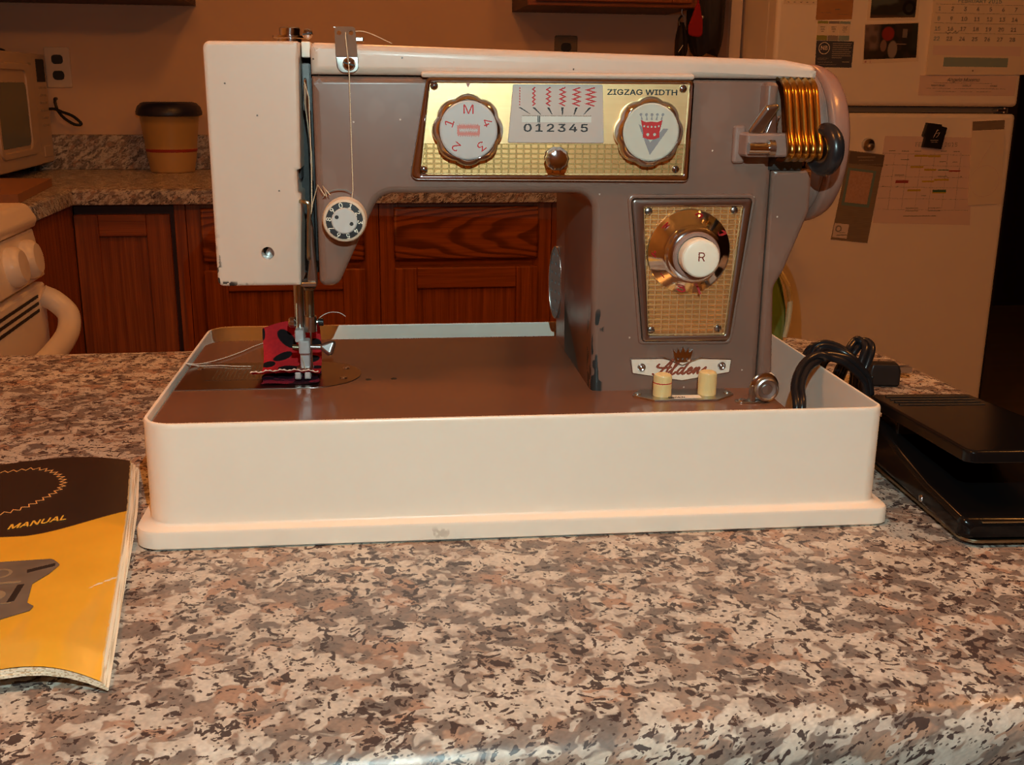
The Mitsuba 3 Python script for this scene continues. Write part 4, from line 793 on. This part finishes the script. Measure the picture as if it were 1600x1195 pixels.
# ---- perforated oval vent at the back of the column
vn = Polygon([(.0125 * math.cos(a), .0268 * math.sin(a)) for a in np.linspace(0, 2 * math.pi, 40, endpoint=False)])
for j in range(-7, 8):
    for i in range(-3, 4):
        q = Point(i * .0036 + (.0018 if j % 2 else 0), j * .0034).buffer(.0012, 6)
        if vn.buffer(-.0018).contains(q): vn = vn.difference(q)
vm = ext(vn, .0022)
putM(S + '__vent_plate', mv(rot(sidel(vm, 0), 13, [0, 0, 1]), .2600, .1950, .1130), 'm_iron', False)
putM(S + '__vent_plate__rim', mv(rot(sidel(ring(np.array([(.0125 * math.cos(a), .0268 * math.sin(a)) for a in np.linspace(0, 2 * math.pi, 40, endpoint=False)]), np.array([(.0117 * math.cos(a), .0260 * math.sin(a)) for a in np.linspace(0, 2 * math.pi, 40, endpoint=False)]), .0030, .0004), 0), 13, [0, 0, 1]), .2600, .1950, .1130), 'm_chrome_worn')

# ---- hand wheel and bobbin winder
wy, wz = .110, .2167
def along_x(prof, x, y, z, n=64, scal=None): return mv(side(lathe(prof, n, scal), 0), x, y, z)
Hw = S + '__hand_wheel'
putM(Hw, along_x([(.0440, 0), (.0474, .0004), (.0488, .0018), (.0492, .0035), (.0484, .0070), (.0468, .0105), (.0450, .0130), (.0425, .0146), (.0330, .0152), (.0310, .0135), (0, .0135)], .4028, wy, wz, 88), 'm_wheel', 40)
putM(Hw + '__hub', along_x([(.0425, 0), (.0440, .0080), (.0455, .0095), (.0455, .0104), (.0, .0104)], .3922, wy, wz, 80), 'm_hub', 40)
putM(Hw + '__stop_knob', along_x([(.0180, 0), (.0180, .008), (.016, .010), (0, .010)], .4160, wy, wz, 48), 'm_chrome')
Wn = S + '__bobbin_winder'
pts = spline([(.0640, .2565), (.0560, .2560), (.0480, .2515), (.0440, .2440), (.0405, .2350), (.0370, .2260), (.0330, .2190), (.0335, .2140), (.0400, .2112), (.0500, .2108)], 5)
nrm = np.gradient(pts, axis=0); nrm /= np.linalg.norm(nrm, axis=1, keepdims=True); nrm = np.stack([-nrm[:, 1], nrm[:, 0]], 1)
NU = 61; xs = np.linspace(.3655, .3862, NU); rib = .0011 * np.abs(np.sin(np.linspace(0, 5, NU) * math.pi)) ** .8
def wr(sgn, th): return np.array([[(x, p[0] + q[0] * (h + th), p[1] + q[1] * (h + th)) for x, h in zip(xs, rib)] for p, q in zip(pts, nrm)])
A, B = wr(1, 0), wr(1, -.0012 - 0); 
if A[5, 3, 1] > .0560: pass
n0, n1 = A.shape[:2]; V = np.vstack([A.reshape(-1, 3), B.reshape(-1, 3)]); I = np.arange(n0 * n1).reshape(n0, n1); f = []
q = np.stack([I[:-1, :-1], I[:-1, 1:], I[1:, 1:], I[1:, :-1]], -1).reshape(-1, 4); o = n0 * n1
f = np.vstack([q[:, [0, 1, 2]], q[:, [0, 2, 3]], q[:, [2, 1, 0]] + o, q[:, [3, 2, 0]] + o])
for e in (I[0], I[-1][::-1], I[::-1, 0], I[:, -1]):
    f = np.vstack([f, np.stack([e[:-1], e[:-1] + o, e[1:]], 1), np.stack([e[1:], e[:-1] + o, e[1:] + o], 1)])
putM(Wn + '__ribbed_cover', tm(V, f), 'm_gold_rib', 60)
putM(Wn + '__bracket', cat(bx(.3435, .3700, .0400, .0620, .2125, .2262, .0022), bx(.3405, .3480, .0540, .0590, .2080, .2300, .002)), 'm_hub')
putM(Wn + '__mount', bx(.3560, .3640, .0480, .0600, .2250, .2545, .003), 'm_taupe')
putM(Wn + '__shaft', rod((.3440, .0370, .2178), (.3590, .0370, .2178), .0033, 20), 'm_chrome')
putM(Wn + '__shaft_bush', cat(along_x([(.0048, 0), (.0048, .0035), (.0036, .004), (0, .004)], .3555, .0370, .2178, 24)), 'm_chrome_worn')
lv = hull(*[trimesh.creation.uv_sphere(r, count=[6, 10]).vertices + [x, y, z] for x, y, z, r in ((.3475, .0430, .2275, .0022), (.3520, .0425, .2275, .0022), (.3545, .0390, .2395, .0025), (.3590, .0390, .2405, .0022))])
putM(Wn + '__lever', cat(lv, hull(*[trimesh.creation.uv_sphere(.0012, count=[6, 8]).vertices + list(p) for p in ((.3560, .0440, .2245), (.3620, .0440, .2245), (.3605, .0440, .2370))])), 'm_chrome_worn')
putM(Wn + '__latch_wire', tube(spline([(.3625, .046, .2230), (.3618, .044, .2290), (.3624, .042, .2345), (.3632, .043, .2350)], 5), .0008, 8), 'm_chrome')
putM(Wn + '__stop_slot', bx(.3560, .3850, .0585, .0620, .2040, .2120), 'm_dark', False)
ty, tzz, txx = .0370, .2172, .3895
tor = trimesh.creation.torus(.0108, .0044, major_sections=40, minor_sections=14)
Rt = trimesh.transformations.rotation_matrix(math.radians(90), [0, 1, 0])
putM(Wn + '__rubber_tyre', rot(tm(trimesh.transform_points(tor.vertices, Rt) * [1.05, 1, 1], tor.faces), 14, [0, 0, 1]).apply_translation([txx, ty, tzz]), 'm_black_rubber', True)
putM(Wn + '__pulley', rot(mv(side(lathe([(.0098, -.003), (.0108, -.002), (.0108, .003), (.0098, .0035), (0, .0035)], 36), 0), 0), 14, [0, 0, 1]).apply_translation([txx, ty, tzz]), 'm_chrome_worn')
putM(Wn + '__spindle', rod((.3700, .0385, .2170), (.3905, .0371, .2165), .0030, 14), 'm_chrome')
tag(S, 'taupe and cream vintage sewing machine with gold control panels standing in its cream case bottom', 'sewing machine')
labels[S + '__casting'] = {'label': 'taupe painted cast arm and column'}; labels[S + '__face_cover'] = {'label': 'worn cream face cover with a round hole'}
labels[S + '__bobbin_winder__ribbed_cover'] = {'label': 'gold ribbed curved cover'}; labels[S + '__control_panel__stitch_display'] = {'label': 'stitch display with red zigzag rows and digits 0 to 5'}
labels[S + '__length_panel__length_dial__button'] = {'label': 'white push button lettered R'}; labels[Fp + '__button'] = {'label': 'bone coloured button with a red line'}
# ------------------------------------------------------------------ fabric, threads, manual, foot pedal, cords, glass
import numpy as _n
def grid(fn, nu, nv, th=0.):
    """A sheet from fn(u, v) over [0, 1] x [0, 1]; with a thickness, closed."""
    P = np.array([[fn(u, v) for u in np.linspace(0, 1, nu)] for v in np.linspace(0, 1, nv)]); I = np.arange(nu * nv).reshape(nv, nu)
    q = np.stack([I[:-1, :-1], I[:-1, 1:], I[1:, 1:], I[1:, :-1]], -1).reshape(-1, 4)
    f = np.vstack([q[:, [0, 1, 2]], q[:, [0, 2, 3]]]); v = P.reshape(-1, 3)
    if not th: return tm(v, f)
    m = tm(v, f); n = m.vertex_normals; o = nu * nv; F = [f, f[:, ::-1] + o]
    for e in (I[0], I[-1][::-1], I[::-1, 0], I[:, -1]): F += [np.stack([e[:-1], e[:-1] + o, e[1:]], 1), np.stack([e[1:], e[:-1] + o, e[1:] + o], 1)]
    return tm(np.vstack([v, v - n * th]), np.vstack(F))
path = spline([(.0885, .0775), (.0930, .0752), (.1000, .0734), (.1085, .0722), (.1180, .0730), (.1250, .0775), (.1290, .0860), (.1310, .0940), (.1325, .0995)], 5)
arc = np.concatenate([[0], np.cumsum(np.linalg.norm(np.diff(path, axis=0), axis=1))])
def fab(u, v):
    s = v * arc[-1]; y = np.interp(s, arc, path[:, 0]); z = np.interp(s, arc, path[:, 1])
    xl_, xr_ = .0535 + .004 * (1 - v) ** 3 * -1 + .0035 * max(0, .5 - abs(v - .4)) , .0920 - .0025 * max(0, v - .75) * 2
    x = xl_ + (xr_ - xl_) * u
    z += (-.004 * (1 - u) ** 2 + .0018 * math.sin(u * 3.14)) * max(0, v - .55) * 2.2 + (.0016 * math.sin(u * 3.0) - .001) * max(0, .3 - v) * 3 + .0004 * math.sin(31 * u) * (v < .1)
    y += .0015 * math.sin(u * 5) * max(0, v - .5)
    return x, y, max(z, .0722)
m = grid(fab, 30, 46); uu, vv = np.meshgrid(np.linspace(0, 1, 30), np.linspace(0, 1, 46))
put('fabric_scrap', m, 'm_fabric', True, True, uv=np.stack([uu.ravel() * .0385, vv.ravel() * arc[-1]], 1))
def fold(u, v): return .0565 + .035 * u + .001 * math.sin(9 * v), .0845 + .030 * v, .0704 + .0008 * math.sin(u * 7 + v * 3) * .6 + .0003
put('fabric_scrap__under_layer', grid(fold, 20, 12, .0004), 'm_maroon', True, True)
def hem(u, v): return fab(u, 0)[0], fab(u, 0)[1] - .0006 + .0006 * v, fab(u, 0)[2] + .0002 + .0008 * v * (.6 + .4 * math.sin(u * 90))
put('fabric_scrap__frayed_edge', grid(hem, 60, 3, .0003), 'm_paper_pink', False, True)
tag('fabric_scrap', 'red fabric scrap with black leaf spots under the presser foot', 'fabric')
labels['fabric_scrap__under_layer'] = {'label': 'dark maroon folded under layer'}
up_th = [[(.1164, .0612, .2790), (.1166, .0545, .2765), (.1180, .0538, .2600), (.1182, .0530, .1930), (.1175, .0500, .1880)],
         [(.1025, .0500, .1900), (.0985, .0520, .1960), (.0950, .0545, .1850), (.0938, .0560, .1790)], [(.1055, .0480, .1905), (.1015, .0500, .1955), (.1035, .050, .1895)],
         [(.0932, .0575, .2520), (.0925, .0620, .2400), (.0945, .0740, .2100), (.0949, .076, .196)], [(.0930, .0575, .2520), (.0949, .0600, .2440), (.0950, .0575, .2050), (.0945, .0570, .1860), (.0938, .0560, .1790)],
         [(.0790, .1080, .1370), (.0782, .1060, .0980), (.0800, .1000, .0880), (.0845, .0960, .0730)]]
for p in up_th: put('upper_thread__span', tube(p, .00030, 5), 'm_thread', True, True)
tag('upper_thread', 'tan sewing thread running from the top guide down to the tension dial and needle', 'thread')
put('spool_thread', tube(spline([(.1170, .0622, .2790), (.1270, .075, .2800), (.142, .092, .2745)], 6), .0003, 5), 'm_thread', True, True)
tag('spool_thread', 'short tan thread end slanting right from the top thread guide', 'thread')
put('thread_tail', tube(spline([(.0030, .1335, .0722), (.0110, .1400, .0703), (.0221, .1529, .0701), (.0330, .1720, .0701), (.0411, .1910, .0701), (.0500, .2020, .0702), (.0620, .1980, .0704), (.0700, .1600, .0705)], 8), .00035, 5), 'm_thread_pale', True, True)
tag('thread_tail', 'long pale thread tail lying across the bed left of the red fabric', 'thread')
put('thread_tail_001', tube(spline([(.0025, .1330, .0722), (.012, .134, .0703), (.024, .1345, .0703), (.034, .1310, .0705), (.045, .1300, .0704)], 8), .0003, 5), 'm_thread_pale', True, True)
tag('thread_tail_001', 'short pale thread lying on the needle plate edge by the left rim', 'thread')
put('thread_tail_002', tube(spline([(.0905, .112, .1040), (.0930, .1180, .1060), (.0985, .122, .1078), (.1045, .124, .1070), (.1085, .124, .1045)], 8), .0003, 5), 'm_thread_pale', True, True)
tag('thread_tail_002', 'loose pale thread end curling right from the needle clamp', 'thread')

# instruction booklet (in the room's frame)
def edge_r(v):  # the right edge, from the far corner to the near one
    y = .123 + v * (-.152 - .123); return np.interp(y, [-.152, -.077, -.023, .042, .123], [.0085, -.0010, -.0080, -.0170, -.0308]), y
def book(u, v, lift, ov=0.):
    """u from the right edge to the left, v from the far edge to the near one."""
    x, y = edge_r(v); x += ov * (1 - u)
    w = .20 * u
    y += -.20 * w * (1 - v) * (1 - u * .5) + w * .10 * v * math.exp(-w * 12) + .004 * math.sin(w * 60) * v + (-ov * .8) * max(0, v - .97) * 33 * .3
    z = .9125 + lift + .006 * (1 - math.exp(-w * 40)) + .0018 * math.sin(w * 45 + v * 5) * (1 - .6 * v) + .0015 * v * math.sin(w * 70)
    if v > .93: z -= (v - .93) / .07 * lift * .45
    return x - w, y, z
put('instruction_booklet__pages', cat([grid(lambda u, v, i=i: book(u, v, .0008 + .0011 * i, (.0044 - .0008 * i + .0008 * math.sin(i * 2.3 + v * 6)) * (1 - .35 * v)), 24, 40, .0009) for i in range(5)]), 'm_page', 30)
m = grid(lambda u, v: book(u, v, .0068, 0.), 50, 70); uu, vv = np.meshgrid(np.linspace(0, 1, 50), np.linspace(0, 1, 70))
put('instruction_booklet__cover', m, 'm_cover', True, False, uv=np.stack([uu.ravel() * .2, vv.ravel() * .275], 1))
from scipy.interpolate import griddata
cv = m.vertices
def on_cover(mesh, dz=.0003):
    v = mesh.vertices; z = griddata(cv[:, :2], cv[:, 2], v[:, :2], 'linear', .92); return tm(np.column_stack([v[:, 0], v[:, 1], z + dz + v[:, 2]]), mesh.faces)
ov = spline([(-.150, .050), (-.135, .082), (-.115, .094), (-.094, .0965), (-.083, .0970), (-.070, .0880), (-.061, .0725), (-.0605, .0580), (-.068, .0430), (-.076, .0330), (-.088, .0260), (-.105, .0215), (-.130, .0230), (-.147, .034)], 6)
L_ = np.concatenate([[0], np.cumsum(np.linalg.norm(np.diff(ov, axis=0), axis=1))]); n = 96; zl = []
for k in range(n + 1):
    s = L_[-1] * k / n; p = np.array([np.interp(s, L_, ov[:, 0]), np.interp(s, L_, ov[:, 1])]); q = np.array([np.interp(s + .001, L_, ov[:, 0]), np.interp(s + .001, L_, ov[:, 1])]) - p
    q = q / (np.linalg.norm(q) + 1e-9); zl.append(p + np.array([-q[1], q[0]]) * .0018 * (-1) ** k)
put('instruction_booklet__zigzag_oval', on_cover(line(zl, .00065, .0002)), 'm_orange_thread', False)
tx_ = text('MANUAL', .0046, .0002, True, 1.28); tx_ = fit(tx_, .0300, .0068); tx_.vertices[:, 0] += tx_.vertices[:, 1] * .3
put('instruction_booklet__lettering', on_cover(spin(tx_, 17, -.0595, .0082)), 'm_yellow_letter', False)
mp = fillet([(-.16, -.060), (-.065, -.0405, .002), (-.0390, -.0395, .004), (-.0335, -.0470, .003), (-.0360, -.0575, .002), (-.0410, -.0690, .004), (-.0375, -.0905), (-.0335, -.0945, .001), (-.0340, -.0990, .001), (-.0500, -.1100), (-.16, -.15)], 4)
put('instruction_booklet__machine_picture', on_cover(ext(Polygon(mp), .0002)), 'm_picture', False)
det = [Polygon(circle(-.0600, -.0555, .0058, 20)).difference(Polygon(circle(-.0600, -.0555, .0042, 20))), Polygon(circle(-.0560, -.0815, .0062, 20)), Polygon([(-.070, -.068), (-.047, -.0655), (-.047, -.0675), (-.070, -.0705)]), Polygon([(-.068, -.093), (-.045, -.0895), (-.045, -.0905), (-.068, -.0945)]), Polygon(circle(-.0610, -.1055, .0028, 14))]
put('instruction_booklet__machine_picture__detail', on_cover(cat([ext(d, .0002) for d in det]), .0005), 'm_kraft', False)
det2 = [Polygon([(-.048, -.0525), (-.036, -.0455), (-.0355, -.0490), (-.047, -.0560)]), Polygon([(-.0475, -.0700), (-.0445, -.0695), (-.0440, -.0880), (-.0470, -.0895)])]
put('instruction_booklet__machine_picture__shade', on_cover(cat([ext(d, .0002) for d in det2]), .0005), 'm_ink', False)
tag('instruction_booklet', 'worn black and yellow instruction booklet with curled pages at the left edge', 'booklet')

# foot pedal
PA = math.radians(-5.2); PC = np.array([.4545, -.0560])
def ped(m):
    v = m.vertices; c, s = math.cos(PA), math.sin(PA); return tm(np.column_stack([PC[0] + v[:, 0] * c - v[:, 1] * s, PC[1] + v[:, 0] * s + v[:, 1] * c, v[:, 2] + .91]), m.faces)
def wedge(x0, x1, stations, r):
    """A box whose top height follows (y, height), with rounded edges."""
    L = []
    for y, h, d in stations:
        P = fillet(rect(x0 + d, .0045 + (d * .3), x1 - d, h - d * .6, min(r, (h - .0045) * .3)), 4); L.append(np.column_stack([P[:, 0], np.full(len(P), y), P[:, 1]]))
    m = loft(L); a, b = L[0], L[-1]
    def end(l, flip):
        v, f = trimesh.creation.triangulate_polygon(Polygon(l[:, [0, 2]]), engine='earcut'); return tm(np.column_stack([v[:, 0], np.full(len(v), l[0, 1]), v[:, 1]]), f)
    return cat(m, end(a, 0), end(b, 1))
Fd = 'foot_pedal'
put(Fd + '__housing', ped(wedge(0, .084, [(-.0005, .0165, .006), (.0012, .0175, .0022), (.005, .018, 0), (.05, .0205, 0), (.09, .026, 0), (.125, .033, 0), (.142, .034, 0), (.147, .033, .002), (.149, .031, .006)], .004)), 'm_black_gloss', 35)
put(Fd + '__base_plate', ped(top(prism(fillet([(.003, -.0012, .010), (.081, -.0012, .010), (.0845, .150, .012), (-.0005, .150, .012)], 4), .0018, .0006, 2), .0030)), 'm_brassy')
for x, y in ((.012, .012), (.070, .012), (.012, .135), (.070, .135)): put(Fd + '__rubber_foot', ped(mv(lathe([(.0085, 0), (.0075, .0036)], 18), x, y, -.0003)), 'm_black')
TA = -3.0
def trd(m): return ped(mv(rot(m, TA, [1, 0, 0], (0, 0, 0)), .001, .004, .0490))
put(Fd + '__treadle', trd(cat(top(prism(fillet([(0, 0, .007), (.084, 0, .007), (.068, .142, .006), (-.003, .142, .006)], 5), .0075, .0022, 4, .001), 0), bx(.006, .060, .110, .138, -.016, .001, .002))), 'm_black_gloss', 35)
put(Fd + '__treadle__rib', trd(cat([bx(.006, .064, y, y + .0028, .0070, .0084, .0006) for y in (.108, .1155, .123, .1305)])), 'm_black', 30)
put(Fd + '__treadle_post', ped(bx(.026, .042, .100, .128, .020, .049, .002)), 'm_black')
put(Fd + '__bright_strip', ped(bx(.012, .082, -.0012, .0010, .0150, .0162, .0004)), 'm_brassy', False)
put(Fd + '__side_screw', ped(mv(sidel(lathe([(.0024, 0), (.0020, .001), (0, .0014)], 16), 0), .0003, .052, .0095)), 'm_chrome')
tag(Fd, 'black glossy foot pedal with ribbed treadle right of the case', 'foot pedal')

def twin(key, pts, r, sep=(0, 0, 1.)):
    """A flat two-core cord."""
    p = spline(pts, 8); t = np.gradient(p, axis=0); t /= np.linalg.norm(t, axis=1, keepdims=True); n = np.cross(t, np.cross(np.array(sep), t)); n /= np.linalg.norm(n, axis=1, keepdims=True) + 1e-9
    for i in range(1, len(n)):
        if n[i] @ n[i - 1] < 0: n[i] = -n[i]
    put(key, cat(tube(p + n * r * .85, r, 10), tube(p - n * r * .85, r, 10)), 'm_black_rubber', True, True)
twin('pedal_cord__lead', [(.3900, .040, .0070), (.3905, .0440, .040), (.3915, .0480, .060), (.395, .0616, .0680), (.402, .074, .0742), (.412, .0853, .0782), (.425, .0918, .0800), (.438, .0923, .0770), (.448, .0940, .0700), (.456, .0960, .0620), (.4600, .0980, .0500)], .0026, (1., .5, 0))
twin('pedal_cord__coil', [(.4400, .150, .0035), (.4330, .142, .0300), (.4320, .1338, .0600), (.4330, .1311, .0705), (.4360, .1331, .0757), (.442, .1301, .0777), (.450, .122, .0753), (.458, .1190, .0685), (.464, .1200, .0560), (.470, .135, .020), (.4600, .170, .0040), (.4700, .205, .0036), (.4900, .215, .0045)], .0028, (0, 1., .2))
twin('pedal_cord__coil', [(.4900, .215, .0045), (.4650, .190, .0080), (.4450, .150, .0300), (.4400, .1360, .0600), (.4430, .1330, .0690), (.4480, .1310, .0712), (.455, .125, .0690), (.462, .126, .0560), (.466, .145, .020), (.470, .165, .0060)], .0028, (0, 1., .2))
twin('pedal_cord__coil', [(.4480, .175, .0035), (.4345, .160, .0300), (.4330, .1480, .0590), (.4350, .1440, .0700), (.4410, .1430, .0735), (.448, .1400, .0735), (.456, .134, .0700), (.464, .130, .0600), (.468, .138, .040), (.472, .155, .0060)], .0028, (0, 1., .2))
twin('pedal_cord__loop', [(.4600, .162, .0200), (.4640, .160, .0440), (.4680, .1567, .0603), (.472, .1574, .0673), (.478, .161, .0721), (.482, .158, .0727), (.482, .1518, .0694), (.478, .1474, .061), (.474, .1454, .0500), (.468, .145, .020), (.460, .150, .0060)], .0028, (1., 0, 0))
put('pedal_cord__tie', tube(spline([(.4880, .176, .022), (.4960, .1765, .0345), (.4990, .1765, .0420), (.4975, .1765, .030), (.4955, .1765, .016)], 5), .0010, 6), 'm_black', True, True)
tag('pedal_cord', 'black twin power cord looping from the case over its right rim', 'cord')
pk = 'cord_plug'
put(pk + '__body', mv(rot(hull(bx(-.014, .014, -.008, .008, 0, .016, .003).vertices, bx(-.012, .012, -.007, .007, .016, .020, .002).vertices), -8, [0, 0, 1]), .5660, .2980, .0003), 'm_black', 30, True)
put(pk + '__prong', cat(bx(.5790, .5900, .2925, .2940, .0120, .0170), bx(.5790, .5900, .2985, .3000, .0120, .0170)), 'm_steel', False, True)
tag(pk, 'black mains plug with bright prong lying on the counter behind the foot pedal', 'plug')

# green glass tumbler behind the column
gx, gy = .5245, .452
def gl(prof): return mv(lathe(prof, 40), gx, gy, .9102)
put('green_bottle__glass', gl([(.024, 0), (.0275, .003), (.0285, .020), (.0280, .036), (.0230, .058), (.0150, .080), (.0125, .100), (.0135, .104), (.0105, .104), (.0105, .1)]), 'm_glass_green')
put('green_bottle__pale_handle', tube(spline([(gx + .012, gy - .012, .990), (gx + .020, gy - .020, .975), (gx + .026, gy - .019, .958), (gx + .0265, gy - .017, .935), (gx + .024, gy - .016, .918)], 6), .0028, 8), 'm_glass_pale')
tag('green_bottle', 'small green glass bottle on the counter half hidden behind the machine column', 'bottle')
